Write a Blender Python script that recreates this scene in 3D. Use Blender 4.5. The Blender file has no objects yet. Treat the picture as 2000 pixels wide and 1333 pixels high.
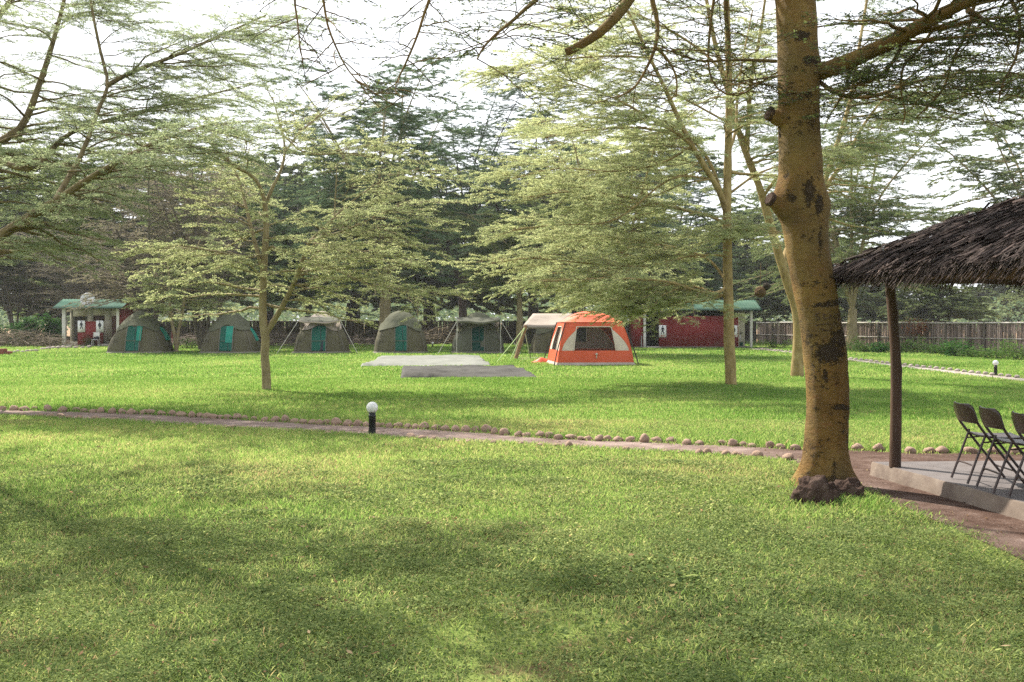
import bpy, math, random
import numpy as np
from mathutils import Vector, Matrix
R = math.radians
SC = bpy.context.scene
COL = SC.collection
PI = math.pi

# ---------------------------------------------------------------- camera geometry
F = 2000.0; CX = 1000.0; HY = 629.0; CAMH = 1.65
def W(px, py, d):
    """photo pixel at a distance d in front of the camera -> a point in the world (metres)"""
    return np.array([(px - CX) / F * d, d, CAMH - (py - HY) / F * d])
def G(px, py, z=0.0):
    """photo pixel -> the point of the level z it lies on"""
    d = (CAMH - z) * F / (py - HY)
    return np.array([(px - CX) / F * d, d, z])

# ---------------------------------------------------------------- noise
def _h(ix, iy, iz, s):
    n = (ix * 374761393 + iy * 668265263 + iz * 2147483647 + s * 974711) & 0x7fffffff
    n = ((n ^ (n >> 13)) * 1274126177) & 0x7fffffff
    n = (n ^ (n >> 16)) & 0xffff
    return n / 65535.0
def vnoise(P, f=1.0, s=0):
    P = np.asarray(P, float) * f
    i = np.floor(P).astype(np.int64); t = P - i; t = t * t * (3 - 2 * t)
    out = 0
    for dx in (0, 1):
        for dy in (0, 1):
            for dz in (0, 1):
                w = (t[..., 0] if dx else 1 - t[..., 0]) * (t[..., 1] if dy else 1 - t[..., 1]) * (t[..., 2] if dz else 1 - t[..., 2])
                out = out + w * _h(i[..., 0] + dx, i[..., 1] + dy, i[..., 2] + dz, s)
    return out
def fbm(P, f=1.0, s=0, o=3):
    a, r, tot = 1.0, 0, 0
    for k in range(o):
        r = r + a * vnoise(P, f * 2 ** k, s + k); tot += a; a *= 0.5
    return r / tot

# ---------------------------------------------------------------- mesh collector
class MB:
    def __init__(s): s.V = []; s.F = []; s.n = 0; s.A = []; s.M = []
    def add(s, V, F, rnd=0.5, mat=0):
        V = np.asarray(V, np.float32).reshape(-1, 3); F = np.asarray(F, np.int32)
        s.V.append(V); s.F.append(F + s.n); s.n += len(V)
        s.A.append(np.broadcast_to(np.asarray(rnd, np.float32), (len(F),)).copy())
        s.M.append(np.full(len(F), mat, np.int32)); return s
    def box(s, c, size, rz=0, rot=None, rnd=0.5, mat=0):
        x, y, z = np.asarray(size) / 2.0
        V = np.array([[-x,-y,-z],[x,-y,-z],[x,y,-z],[-x,y,-z],[-x,-y,z],[x,-y,z],[x,y,z],[-x,y,z]])
        if rot is not None: V = V @ np.array(rot.to_3x3()).T
        elif rz: c_, s_ = math.cos(rz), math.sin(rz); V = V @ np.array([[c_, s_, 0], [-s_, c_, 0], [0, 0, 1]])
        F_ = [[0,3,2,1],[4,5,6,7],[0,1,5,4],[1,2,6,5],[2,3,7,6],[3,0,4,7]]
        return s.add(V + np.asarray(c), F_, rnd, mat)
    def bx(s, x0, x1, y0, y1, z0, z1, **k):
        return s.box(((x0+x1)/2, (y0+y1)/2, (z0+z1)/2), (abs(x1-x0), abs(y1-y0), abs(z1-z0)), **k)
    def tube(s, pts, rad, sides=6, cap=True, rnd=0.5, mat=0, bump=None):
        P = np.asarray(pts, float); n = len(P)
        rad = np.broadcast_to(np.asarray(rad, float), (n,))
        T = np.gradient(P, axis=0); T /= np.linalg.norm(T, axis=1)[:, None] + 1e-9
        ref = np.array([0, 0, 1.0]) if abs(T[0][2]) < 0.9 else np.array([1.0, 0, 0])
        N = np.empty_like(P); v = ref - T[0] * (ref @ T[0]); v /= np.linalg.norm(v); N[0] = v
        for i in range(1, n):
            v = N[i-1] - T[i] * (N[i-1] @ T[i]); N[i] = v / (np.linalg.norm(v) + 1e-9)
        B = np.cross(T, N); a = np.arange(sides) * 2 * PI / sides
        ring = (np.cos(a)[None, :, None] * N[:, None, :] + np.sin(a)[None, :, None] * B[:, None, :])
        r = rad[:, None] * np.ones(sides)[None, :]
        if bump is not None: r = r * bump(P[:, None, :] + ring * rad[:, None, None], a)
        V = (P[:, None, :] + ring * r[..., None]).reshape(-1, 3)
        i = np.arange(n - 1)[:, None] * sides; j = np.arange(sides)[None, :]; j2 = (j + 1) % sides
        Fq = np.stack([i + j, i + j2, i + sides + j2, i + sides + j], -1).reshape(-1, 4)
        s.add(V, Fq, rnd, mat)
        if cap and sides >= 3:
            for base, rev in ((0, True), ((n - 1) * sides, False)):
                c = s.n - len(V)
                idx = [base + k for k in range(sides)]
                Vc = V[base:base + sides]; ctr = Vc.mean(0)
                Fs = [[k, (k + 1) % sides, sides] for k in range(sides)]
                if rev: Fs = [f[::-1] for f in Fs]
                s.add(np.vstack([Vc, ctr]), Fs, rnd, mat)
        return s
    def bar(s, a, b, r, sides=6, **k): return s.tube([a, b], [r, r], sides, **k)
    def grid(s, V, rnd=0.5, mat=0, wrap=False):
        V = np.asarray(V, float); n, m = V.shape[:2]
        i = np.arange(n - 1)[:, None] * m; j = np.arange(m if wrap else m - 1)[None, :]; j2 = (j + 1) % m
        Fq = np.stack([i + j, i + j2, i + m + j2, i + m + j], -1).reshape(-1, 4)
        return s.add(V.reshape(-1, 3), Fq, rnd, mat)
    def prism(s, poly, a, b, axis='z', rnd=0.5, mat=0):
        """polygon (list of 2-D points) swept from a to b along an axis"""
        p = np.asarray(poly, float); n = len(p)
        def put(u, c):
            if axis == 'z': return np.column_stack([u, np.full(n, c)])
            if axis == 'y': return np.column_stack([u[:, 0], np.full(n, c), u[:, 1]])
            return np.column_stack([np.full(n, c), u])
        V = np.vstack([put(p, a), put(p, b)])
        s.add(V, [[k, (k + 1) % n, n + (k + 1) % n, n + k] for k in range(n)], rnd, mat)
        for off in (0, n):
            tri = _ears(p)
            s.add(V[off:off + n], tri if off else [t[::-1] for t in tri], rnd, mat)
        return s
    def lathe(s, prof, c=(0, 0, 0), sides=20, rnd=0.5, mat=0):
        a = np.arange(sides) * 2 * PI / sides
        V = np.array([[[r * math.cos(t) + c[0], r * math.sin(t) + c[1], z + c[2]] for t in a] for r, z in prof])
        return s.grid(V, rnd, mat, wrap=True)
    def ball(s, c, r, sides=20, rings=12, **k):
        return s.lathe([(max(1e-4, r * math.sin(PI * i / rings)), -r * math.cos(PI * i / rings)) for i in range(rings + 1)], c, sides, **k)
    def build(s, name, mats, parent=None, smooth=False, origin=None, solid=None, bevel=None):
        V = np.vstack(s.V)
        if origin is not None: V = V - np.asarray(origin, np.float32)
        me = bpy.data.meshes.new(name)
        me.vertices.add(len(V)); me.vertices.foreach_set('co', V.astype(np.float32).ravel())
        cnt = np.concatenate([np.full(len(f), f.shape[1], np.int32) for f in s.F])
        idx = np.concatenate([f.ravel() for f in s.F]).astype(np.int32)
        me.loops.add(len(idx)); me.loops.foreach_set('vertex_index', idx)
        st = np.zeros(len(cnt), np.int32); st[1:] = np.cumsum(cnt)[:-1]
        me.polygons.add(len(cnt)); me.polygons.foreach_set('loop_start', st); me.polygons.foreach_set('loop_total', cnt)
        mi = np.concatenate(s.M); me.polygons.foreach_set('material_index', mi)
        if smooth: me.polygons.foreach_set('use_smooth', np.ones(len(cnt), bool))
        at = me.attributes.new('rnd', 'FLOAT', 'FACE'); at.data.foreach_set('value', np.concatenate(s.A))
        me.update(calc_edges=True)
        for m in (mats if isinstance(mats, (list, tuple)) else [mats]): me.materials.append(m)
        o = bpy.data.objects.new(name, me); COL.objects.link(o)
        if parent is not None: o.parent = parent
        if solid:
            md = o.modifiers.new('solid', 'SOLIDIFY'); md.thickness = solid; md.offset = 0
        if bevel:
            md = o.modifiers.new('bev', 'BEVEL'); md.width = bevel; md.segments = 2; md.limit_method = 'ANGLE'
        return o
def _ears(p):
    n = len(p); idx = list(range(n)); out = []
    area = sum(p[i][0] * p[(i+1) % n][1] - p[(i+1) % n][0] * p[i][1] for i in range(n))
    if area < 0: idx.reverse()
    def cr(a, b, c): return (b[0]-a[0])*(c[1]-a[1]) - (b[1]-a[1])*(c[0]-a[0])
    g = 0
    while len(idx) > 3 and g < 2000:
        g += 1; m = len(idx); ok = False
        for k in range(m):
            a, b, c = idx[k-1], idx[k], idx[(k+1) % m]
            if cr(p[a], p[b], p[c]) <= 1e-12: continue
            if any(cr(p[a], p[b], p[q]) >= 0 and cr(p[b], p[c], p[q]) >= 0 and cr(p[c], p[a], p[q]) >= 0 for q in idx if q not in (a, b, c)): continue
            out.append([a, b, c]); idx.pop(k); ok = True; break
        if not ok: break
    out.append(idx[:3]); return out

def tag(o, label=None, cat=None, group=None, kind=None):
    if label: o['label'] = label
    if cat: o['category'] = cat
    if group: o['group'] = group
    if kind: o['kind'] = kind
    return o
def empty(name, loc=(0, 0, 0), rz=0.0, label=None, cat=None, group=None):
    o = bpy.data.objects.new(name, None); COL.objects.link(o)
    o.location = [float(v) for v in loc]; o.rotation_euler = (0, 0, rz); o.empty_display_size = 0.2
    return tag(o, label, cat, group)
def copy_tree(o, parent=None):
    c = o.copy(); COL.objects.link(c)
    if parent is not None: c.parent = parent
    for ch in list(o.children): copy_tree(ch, c)
    return c
def smooth_path(pts, n=24):
    P = np.asarray(pts, float)
    if len(P) < 3: return P[0] + (P[-1] - P[0]) * np.linspace(0, 1, n)[:, None]
    Q = np.vstack([2 * P[0] - P[1], P, 2 * P[-1] - P[-2]]); out = []
    L = np.linalg.norm(np.diff(P, axis=0), axis=1); cum = np.concatenate([[0], np.cumsum(L)])
    for u in np.linspace(0, cum[-1], n):
        i = min(np.searchsorted(cum, u, 'right') - 1, len(P) - 2); t = (u - cum[i]) / max(L[i], 1e-9)
        p0, p1, p2, p3 = Q[i], Q[i+1], Q[i+2], Q[i+3]
        out.append(0.5 * ((2*p1) + (-p0+p2)*t + (2*p0-5*p1+4*p2-p3)*t*t + (-p0+3*p1-3*p2+p3)*t**3))
    return np.array(out)

# ---------------------------------------------------------------- materials
def newmat(name):
    m = bpy.data.materials.new(name); m.use_nodes = True; nt = m.node_tree
    for n in list(nt.nodes): nt.nodes.remove(n)
    out = nt.nodes.new('ShaderNodeOutputMaterial'); return m, nt, out
def nd(nt, t, **k):
    n = nt.nodes.new(t)
    for a, v in k.items():
        if a.startswith('i_'):
            key = a[2:]; key = int(key) if key.isdigit() else key.replace('_', ' ')
            n.inputs[key].default_value = v
        else: setattr(n, a, v)
    return n
def ramp(nt, fac, stops):
    r = nt.nodes.new('ShaderNodeValToRGB'); e = r.color_ramp.elements
    e[0].position, e[0].color = stops[0][0], (*stops[0][1], 1); e[1].position, e[1].color = stops[-1][0], (*stops[-1][1], 1)
    for p, c in stops[1:-1]:
        q = e.new(p); q.color = (*c, 1)
    nt.links.new(fac, r.inputs[0]); return r.outputs[0]
def noise(nt, scale, detail=4, rough=0.55, coord='Object', stretch=None, w=0):
    tc = nt.nodes.new('ShaderNodeTexCoord'); src = tc.outputs[coord]
    if stretch:
        mp = nt.nodes.new('ShaderNodeMapping'); mp.inputs['Scale'].default_value = stretch
        nt.links.new(src, mp.inputs[0]); src = mp.outputs[0]
    n = nt.nodes.new('ShaderNodeTexNoise'); n.inputs['Scale'].default_value = scale
    n.inputs['Detail'].default_value = detail; n.inputs['Roughness'].default_value = rough
    nt.links.new(src, n.inputs['Vector']); return n.outputs[0]
def mixc(nt, fac, a, b, mode='MIX'):
    m = nt.nodes.new('ShaderNodeMix'); m.data_type = 'RGBA'; m.blend_type = mode
    for v, i in ((fac, 0), (a, 6), (b, 7)):
        if hasattr(v, 'links') or hasattr(v, 'is_output'): nt.links.new(v, m.inputs[i])
        elif i == 0: m.inputs[0].default_value = v
        else: m.inputs[i].default_value = (*v, 1)
    return m.outputs[2]
def surf(name, stops, scale=6, rough=0.8, bump=0.3, bscale=None, coord='Object', stretch=None, spec=0.3, dirt=None, rndamt=0.0, metal=0.0, bdist=0.02):
    """a procedural surface: noise-driven colour, optional large-scale wear, noise bump"""
    m, nt, out = newmat(name); b = nd(nt, 'ShaderNodeBsdfPrincipled')
    b.inputs['Roughness'].default_value = rough; b.inputs['Specular IOR Level'].default_value = spec; b.inputs['Metallic'].default_value = metal
    c = ramp(nt, noise(nt, scale, 5, 0.6, coord, stretch), stops)
    if rndamt:
        at = nd(nt, 'ShaderNodeAttribute', attribute_name='rnd')
        mr = nd(nt, 'ShaderNodeMapRange'); mr.inputs['To Min'].default_value = 1 - rndamt; mr.inputs['To Max'].default_value = 1 + rndamt
        nt.links.new(at.outputs['Fac'], mr.inputs[0])
        hv = nd(nt, 'ShaderNodeHueSaturation'); nt.links.new(mr.outputs[0], hv.inputs['Value']); nt.links.new(c, hv.inputs['Color']); c = hv.outputs[0]
    if dirt:
        dcol, dscale, lo, hi = dirt
        d = ramp(nt, noise(nt, dscale, 5, 0.65, coord), [(lo, (0, 0, 0)), (hi, (1, 1, 1))])
        c = mixc(nt, d, c, dcol)
    nt.links.new(c, b.inputs['Base Color'])
    if bump:
        bn = nd(nt, 'ShaderNodeBump'); bn.inputs['Strength'].default_value = bump; bn.inputs['Distance'].default_value = bdist
        nt.links.new(noise(nt, bscale or scale * 3, 4, 0.6, coord, stretch), bn.inputs['Height']); nt.links.new(bn.outputs[0], b.inputs['Normal'])
    nt.links.new(b.outputs[0], out.inputs[0]); return m
def leafmat(name, stops, trans=0.45, tcol=1.3, nscale=0.35, namt=0.5, gloss=0.0):
    """foliage: colour by a random number per leaf and a slow drift through the plant; light passes through"""
    m, nt, out = newmat(name)
    at = nd(nt, 'ShaderNodeAttribute', attribute_name='rnd')
    ns = noise(nt, nscale, 2)
    mx = nd(nt, 'ShaderNodeMath', operation='MULTIPLY_ADD'); mx.inputs[1].default_value = namt; mx.inputs[2].default_value = -namt / 2
    nt.links.new(ns, mx.inputs[0])
    ad = nd(nt, 'ShaderNodeMath', operation='ADD', use_clamp=True); nt.links.new(at.outputs['Fac'], ad.inputs[0]); nt.links.new(mx.outputs[0], ad.inputs[1])
    c = ramp(nt, ad.outputs[0], stops)
    d = nd(nt, 'ShaderNodeBsdfDiffuse'); nt.links.new(c, d.inputs[0])
    t = nd(nt, 'ShaderNodeBsdfTranslucent')
    hv = nd(nt, 'ShaderNodeHueSaturation'); hv.inputs['Value'].default_value = tcol; hv.inputs['Saturation'].default_value = 1.08; hv.inputs['Hue'].default_value = 0.49
    nt.links.new(c, hv.inputs['Color']); nt.links.new(hv.outputs[0], t.inputs[0])
    mix = nd(nt, 'ShaderNodeMixShader'); mix.inputs[0].default_value = trans
    nt.links.new(d.outputs[0], mix.inputs[1]); nt.links.new(t.outputs[0], mix.inputs[2]); last = mix.outputs[0]
    if gloss:
        g = nd(nt, 'ShaderNodeBsdfGlossy'); g.inputs['Roughness'].default_value = 0.4
        m2 = nd(nt, 'ShaderNodeMixShader'); m2.inputs[0].default_value = gloss
        nt.links.new(last, m2.inputs[1]); nt.links.new(g.outputs[0], m2.inputs[2]); last = m2.outputs[0]
    nt.links.new(last, out.inputs[0]); return m
# ---------------------------------------------------------------- camera, sky, sun
cam = bpy.data.cameras.new('camera'); camo = bpy.data.objects.new('camera', cam); COL.objects.link(camo)
camo.location = (0, 0, CAMH); camo.rotation_euler = (PI / 2, 0, 0)
cam.sensor_width = 36; cam.lens = 36; cam.shift_y = -37.5 / 2000; cam.clip_end = 3000; cam.clip_start = 0.1
SC.camera = camo
SUN_AZ, SUN_EL = R(-43), R(47)
SUNV = np.array([math.sin(SUN_AZ) * math.cos(SUN_EL), math.cos(SUN_AZ) * math.cos(SUN_EL), math.sin(SUN_EL)])
w = bpy.data.worlds.new("World"); SC.world = w; w.use_nodes = True
nt = w.node_tree; bg = nt.nodes['Background']
sky = nt.nodes.new('ShaderNodeTexSky'); sky.sky_type = 'NISHITA'; sky.sun_disc = False
sky.sun_elevation = SUN_EL; sky.sun_rotation = SUN_AZ; sky.dust_density = 6.0; sky.air_density = 1.0; sky.ozone_density = 1.0
# thin bright cloud over most of the sky
cl = noise(nt, 1.6, 5, 0.55, 'Generated', (1, 1, 2.2))
cf = ramp(nt, cl, [(0.30, (0.35, 0.35, 0.35)), (0.55, (0.97, 0.97, 0.97))])
mixed = mixc(nt, cf, sky.outputs[0], (5.6, 5.8, 6.1))
nt.links.new(mixed, bg.inputs[0]); bg.inputs[1].default_value = 0.12
sl = bpy.data.lights.new('sun', 'SUN'); sl.energy = 5.0; sl.angle = R(0.5); sl.color = (1.0, 0.93, 0.82)
so = bpy.data.objects.new('sun', sl); COL.objects.link(so); so.location = (-20, 30, 40)
so.rotation_euler = Vector([-float(v) for v in SUNV]).to_track_quat('-Z', 'Y').to_euler()
SC.view_settings.view_transform = 'Standard'; SC.view_settings.look = 'None'; SC.view_settings.gamma = 1
SC.view_settings.exposure = 1.22
cy = SC.cycles
cy.max_bounces = 6; cy.diffuse_bounces = 3; cy.glossy_bounces = 2; cy.transmission_bounces = 4; cy.transparent_max_bounces = 12; cy.volume_bounces = 1
cy.use_denoising = False; cy.sample_clamp_indirect = 6.0; cy.caustics_reflective = False; cy.caustics_refractive = False

# ---------------------------------------------------------------- materials
M = {}
GREEN = dict(gloss=0.0)
M['leaf_light'] = leafmat('leaf_light', [(0.0, (0.15, 0.195, 0.10)), (0.45, (0.28, 0.32, 0.165)), (0.85, (0.41, 0.425, 0.225)), (1.0, (0.34, 0.28, 0.16))], 0.6, 1.6)
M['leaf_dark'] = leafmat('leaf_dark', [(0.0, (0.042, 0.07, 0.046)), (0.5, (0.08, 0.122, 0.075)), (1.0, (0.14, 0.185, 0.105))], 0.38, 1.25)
M['leaf_mid'] = leafmat('leaf_mid', [(0.0, (0.055, 0.085, 0.04)), (0.5, (0.12, 0.16, 0.07)), (1.0, (0.21, 0.225, 0.105))], 0.5, 1.4)
M['leaf_pale'] = leafmat('leaf_pale', [(0.0, (0.11, 0.155, 0.09)), (0.5, (0.215, 0.26, 0.15)), (1.0, (0.34, 0.37, 0.205))], 0.55, 1.5)
M['leaf_blue'] = leafmat('leaf_blue', [(0.0, (0.05, 0.085, 0.055)), (0.5, (0.10, 0.155, 0.088)), (1.0, (0.19, 0.24, 0.12))], 0.42, 1.3)
M['leaf_grey'] = leafmat('leaf_grey', [(0.0, (0.09, 0.09, 0.06)), (0.5, (0.17, 0.165, 0.105)), (1.0, (0.26, 0.22, 0.15))], 0.5, 1.4)
M['leaf_shade'] = leafmat('leaf_shade', [(0.0, (0.04, 0.06, 0.024)), (0.5, (0.085, 0.115, 0.042)), (1.0, (0.16, 0.17, 0.07))], 0.5, 1.4)
M['leaf_ivy'] = leafmat('leaf_ivy', [(0.0, (0.012, 0.04, 0.012)), (0.5, (0.03, 0.085, 0.022)), (1.0, (0.075, 0.15, 0.04))], 0.35, 1.3, 1.2, 0.5)
M['leaf_weed'] = leafmat('leaf_weed', [(0.0, (0.03, 0.075, 0.02)), (0.5, (0.07, 0.13, 0.035)), (1.0, (0.14, 0.19, 0.06))], 0.4, 1.3, 1.0, 0.5)
M['leaf_rust'] = leafmat('leaf_rust', [(0.0, (0.14, 0.045, 0.02)), (1.0, (0.32, 0.13, 0.06))], 0.4, 1.2, 1.0, 0.3)
M['grass'] = leafmat('grass', [(0.0, (0.065, 0.13, 0.026)), (0.40, (0.155, 0.275, 0.07)), (0.62, (0.25, 0.33, 0.105)), (0.85, (0.36, 0.38, 0.155)), (0.95, (0.38, 0.34, 0.16)), (1.0, (0.36, 0.26, 0.15))], 0.5, 1.5, 0.5, 0.45)
M['clover'] = leafmat('clover', [(0.0, (0.070, 0.110, 0.040)), (0.5, (0.165, 0.212, 0.080)), (0.86, (0.275, 0.315, 0.13)), (0.95, (0.40, 0.38, 0.18)), (1.0, (0.30, 0.19, 0.11))], 0.5, 1.5, 0.8, 0.5)
def barkmat(name, a, b, c, rough=0.85, sc=7):
    return surf(name, [(0.30, a), (0.52, b), (0.75, c)], sc, rough, 0.5, 22, stretch=(1, 1, 0.45), spec=0.2)
M['bark_yellow'] = barkmat('bark_yellow', (0.15, 0.105, 0.045), (0.27, 0.20, 0.085), (0.36, 0.285, 0.14))
M['bark_limb'] = barkmat('bark_limb', (0.09, 0.068, 0.036), (0.16, 0.122, 0.06), (0.24, 0.19, 0.10))
M['bark_pale'] = barkmat('bark_pale', (0.16, 0.125, 0.07), (0.26, 0.21, 0.12), (0.36, 0.30, 0.19))
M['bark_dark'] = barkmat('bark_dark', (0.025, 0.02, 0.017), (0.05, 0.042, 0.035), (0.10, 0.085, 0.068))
M['bark_grey'] = barkmat('bark_grey', (0.07, 0.058, 0.048), (0.13, 0.11, 0.09), (0.20, 0.17, 0.14))
M['twig'] = surf('twig', [(0.3, (0.085, 0.065, 0.045)), (0.7, (0.19, 0.15, 0.10))], 9, 0.9, 0)
M['twig_dark'] = surf('twig_dark', [(0.3, (0.028, 0.022, 0.018)), (0.7, (0.075, 0.058, 0.042))], 9, 0.9, 0)
M['twig_dry'] = surf('twig_dry', [(0.3, (0.17, 0.135, 0.112)), (0.7, (0.31, 0.25, 0.21))], 9, 0.9, 0)

# ---------------------------------------------------------------- morning haze: a closed box of thin air round the whole camp
hb = MB(); hb.bx(-420, 420, -60, 520, -1.0, 40.0); m, nt, out = newmat('haze'); pv_ = nd(nt, 'ShaderNodeVolumePrincipled'); pv_.inputs['Color'].default_value = (0.80, 0.84, 0.90, 1); pv_.inputs['Density'].default_value = 0.0003; pv_.inputs['Anisotropy'].default_value = 0.1
nt.links.new(pv_.outputs[0], out.inputs['Volume']); tag(hb.build('haze', m), 'pale morning haze hanging in the air over the camp', None, None, 'stuff')
# ---------------------------------------------------------------- ground plan, read off the photograph on the ground plane
rng = np.random.default_rng(11)
FAR_EDGE = [(-260, 790), (0, 801), (100, 804), (200, 807), (280, 810), (370, 815), (470, 821), (560, 826), (650, 831), (720, 834), (800, 838), (870, 842), (950, 847),
            (1020, 854), (1100, 859), (1180, 862), (1260, 864), (1340, 869), (1430, 872), (1510, 876), (1560, 879), (1680, 881), (1780, 886), (1890, 886), (2000, 888), (2300, 892)]
NEAR_EDGE = [(-260, 806), (0, 811), (75, 814), (140, 819), (220, 822), (330, 828), (440, 835), (560, 841), (680, 848), (800, 857), (900, 863), (1010, 867), (1090, 872), (1200, 878), (1300, 883),
             (1370, 886), (1420, 890), (1470, 895), (1540, 900)]
DIRT_EDGE = [(1600, 930), (1640, 945), (1690, 962), (1740, 986), (1800, 1006), (1850, 1028), (1920, 1060), (2000, 1096), (2140, 1180)]
far_pts = np.array([G(*p)[:2] for p in FAR_EDGE]); near_pts = np.array([G(*p)[:2] for p in NEAR_EDGE]); dirt_pts = np.array([G(*p)[:2] for p in DIRT_EDGE])
DIRT_POLY = np.vstack([far_pts, [[13.5, 12.5], [13.5, 4.5]], dirt_pts[::-1], near_pts[::-1]])
def inside(P, poly):
    x, y = P[:, 0], P[:, 1]; c = np.zeros(len(P), bool); j = len(poly) - 1
    for i in range(len(poly)):
        xi, yi = poly[i]; xj, yj = poly[j]
        hit = ((yi > y) != (yj > y)) & (x < (xj - xi) * (y - yi) / (yj - yi + 1e-12) + xi); c ^= hit; j = i
    return c
# second path with stones, far side of the lawn on the right
P2_FAR = np.array([G(*p)[:2] for p in [(1478, 681), (1530, 686), (1590, 693), (1650, 700), (1740, 711), (1850, 723), (1944, 734), (2000, 740), (2200, 764)]])
P2_NEAR = np.array([G(*p)[:2] for p in [(1458, 682.5), (1530, 688.5), (1590, 696.5), (1650, 704), (1740, 715.5), (1850, 728.5), (1944, 740), (2000, 746.5), (2200, 773)]])
PATH2 = np.vstack([P2_FAR, P2_NEAR[::-1]])
SLAB = np.array([[3.85, 10.98], [4.40, 7.55], [9.2, 7.2], [9.6, 11.3]])

def sheet(name, poly, z, mat, label=None, kind='structure'):
    mb = MB(); p = np.asarray(poly); V = np.column_stack([p, np.full(len(p), z)])
    mb.add(V, _ears(p)); o = mb.build(name, mat); return tag(o, label, None, None, kind)

# lawn soil: one sheet to the horizon
m, nt, out = newmat('lawn_soil'); b = nd(nt, 'ShaderNodeBsdfPrincipled'); b.inputs['Roughness'].default_value = 0.95; b.inputs['Specular IOR Level'].default_value = 0.1
fine = ramp(nt, noise(nt, 9, 6, 0.7), [(0.3, (0.075, 0.105, 0.026)), (0.5, (0.15, 0.205, 0.05)), (0.72, (0.23, 0.27, 0.075))])
big = ramp(nt, noise(nt, 0.16, 4, 0.6), [(0.38, (0.11, 0.16, 0.035)), (0.62, (0.22, 0.26, 0.07))])
g1 = mixc(nt, 0.45, fine, big)
soil = ramp(nt, noise(nt, 1.6, 6, 0.7), [(0.50, (0, 0, 0)), (0.64, (0.9, 0.9, 0.9))])
g2 = mixc(nt, soil, g1, (0.12, 0.075, 0.045))
# beyond the fence the ground turns to dry earth
geo = nd(nt, 'ShaderNodeNewGeometry'); sp = nd(nt, 'ShaderNodeSeparateXYZ'); nt.links.new(geo.outputs['Position'], sp.inputs[0])
mr = nd(nt, 'ShaderNodeMapRange'); mr.inputs[1].default_value = 74; mr.inputs[2].default_value = 82; nt.links.new(sp.outputs[1], mr.inputs[0])
dry = ramp(nt, noise(nt, 0.5, 5, 0.65), [(0.35, (0.20, 0.13, 0.08)), (0.65, (0.33, 0.23, 0.14))])
g3 = mixc(nt, mr.outputs[0], g2, dry)
nt.links.new(g3, b.inputs['Base Color'])
bn = nd(nt, 'ShaderNodeBump'); bn.inputs['Strength'].default_value = 0.7; bn.inputs['Distance'].default_value = 0.04
nt.links.new(noise(nt, 30, 4, 0.7), bn.inputs['Height']); nt.links.new(bn.outputs[0], b.inputs['Normal']); nt.links.new(b.outputs[0], out.inputs[0]); M['lawn'] = m
gx = np.array([-900, -300, -120, -60, -30, -15, 0, 15, 30, 60, 120, 300, 900.]); gy = np.array([-200, -40, -8, 4, 10, 16, 24, 34, 46, 60, 80, 120, 300, 1500.])
XX, YY = np.meshgrid(gx, gy); mb = MB(); mb.grid(np.stack([XX, YY, np.zeros_like(XX)], -1)); tag(mb.build('ground', M['lawn']), kind='structure')

M['dirt'] = surf('dirt', [(0.28, (0.052, 0.030, 0.022)), (0.5, (0.105, 0.066, 0.050)), (0.72, (0.175, 0.122, 0.098))], 3.0, 0.95, 0.9, 26, spec=0.1, bdist=0.03,
                 dirt=((0.085, 0.052, 0.04), 0.9, 0.45, 0.7))
# trodden path: pale pinkish earth, darker round the pavilion: browner soil, and shade put into its colour
m, nt, out = newmat('path_earth'); b = nd(nt, 'ShaderNodeBsdfPrincipled'); b.inputs['Roughness'].default_value = 0.95; b.inputs['Specular IOR Level'].default_value = 0.06
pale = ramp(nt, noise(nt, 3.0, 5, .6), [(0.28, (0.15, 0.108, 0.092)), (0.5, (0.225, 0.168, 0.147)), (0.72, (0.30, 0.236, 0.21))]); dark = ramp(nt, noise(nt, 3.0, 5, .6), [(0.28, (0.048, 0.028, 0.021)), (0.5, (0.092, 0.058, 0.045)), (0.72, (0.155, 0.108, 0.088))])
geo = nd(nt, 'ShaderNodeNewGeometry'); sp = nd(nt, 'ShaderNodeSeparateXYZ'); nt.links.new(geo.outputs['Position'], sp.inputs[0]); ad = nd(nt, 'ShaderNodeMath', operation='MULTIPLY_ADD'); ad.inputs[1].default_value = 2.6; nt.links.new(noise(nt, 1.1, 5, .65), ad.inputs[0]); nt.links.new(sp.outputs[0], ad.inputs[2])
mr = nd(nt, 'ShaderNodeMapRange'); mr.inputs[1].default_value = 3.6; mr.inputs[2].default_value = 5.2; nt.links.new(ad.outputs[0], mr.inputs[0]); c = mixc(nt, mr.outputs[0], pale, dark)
wr = ramp(nt, noise(nt, 1.0, 6, .7), [(0.50, (0, 0, 0)), (0.72, (.7, .7, .7))]); c = mixc(nt, wr, c, (0.10, 0.068, 0.054))
gv = ramp(nt, noise(nt, 42, 3, .6), [(0.64, (0, 0, 0)), (0.70, (.6, .6, .6))]); c = mixc(nt, gv, c, (0.34, 0.28, 0.25)); nt.links.new(c, b.inputs['Base Color'])
bn = nd(nt, 'ShaderNodeBump'); bn.inputs['Strength'].default_value = .9; bn.inputs['Distance'].default_value = .03; nt.links.new(noise(nt, 26, 5, .7), bn.inputs['Height']); nt.links.new(bn.outputs[0], b.inputs['Normal']); nt.links.new(b.outputs[0], out.inputs[0]); M['path_earth'] = m
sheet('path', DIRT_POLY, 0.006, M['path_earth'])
M['gravel'] = surf('gravel', [(0.3, (0.22, 0.19, 0.17)), (0.7, (0.36, 0.31, 0.28))], 5, 0.95, 0.6, 30, spec=0.1)
sheet('gravel_path', PATH2, 0.006, M['gravel'])

M['litter'] = leafmat('litter', [(0.0, (0.10, 0.06, 0.035)), (0.6, (0.18, 0.115, 0.065)), (1.0, (0.30, 0.23, 0.14))], 0.2, 1.0)
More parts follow.
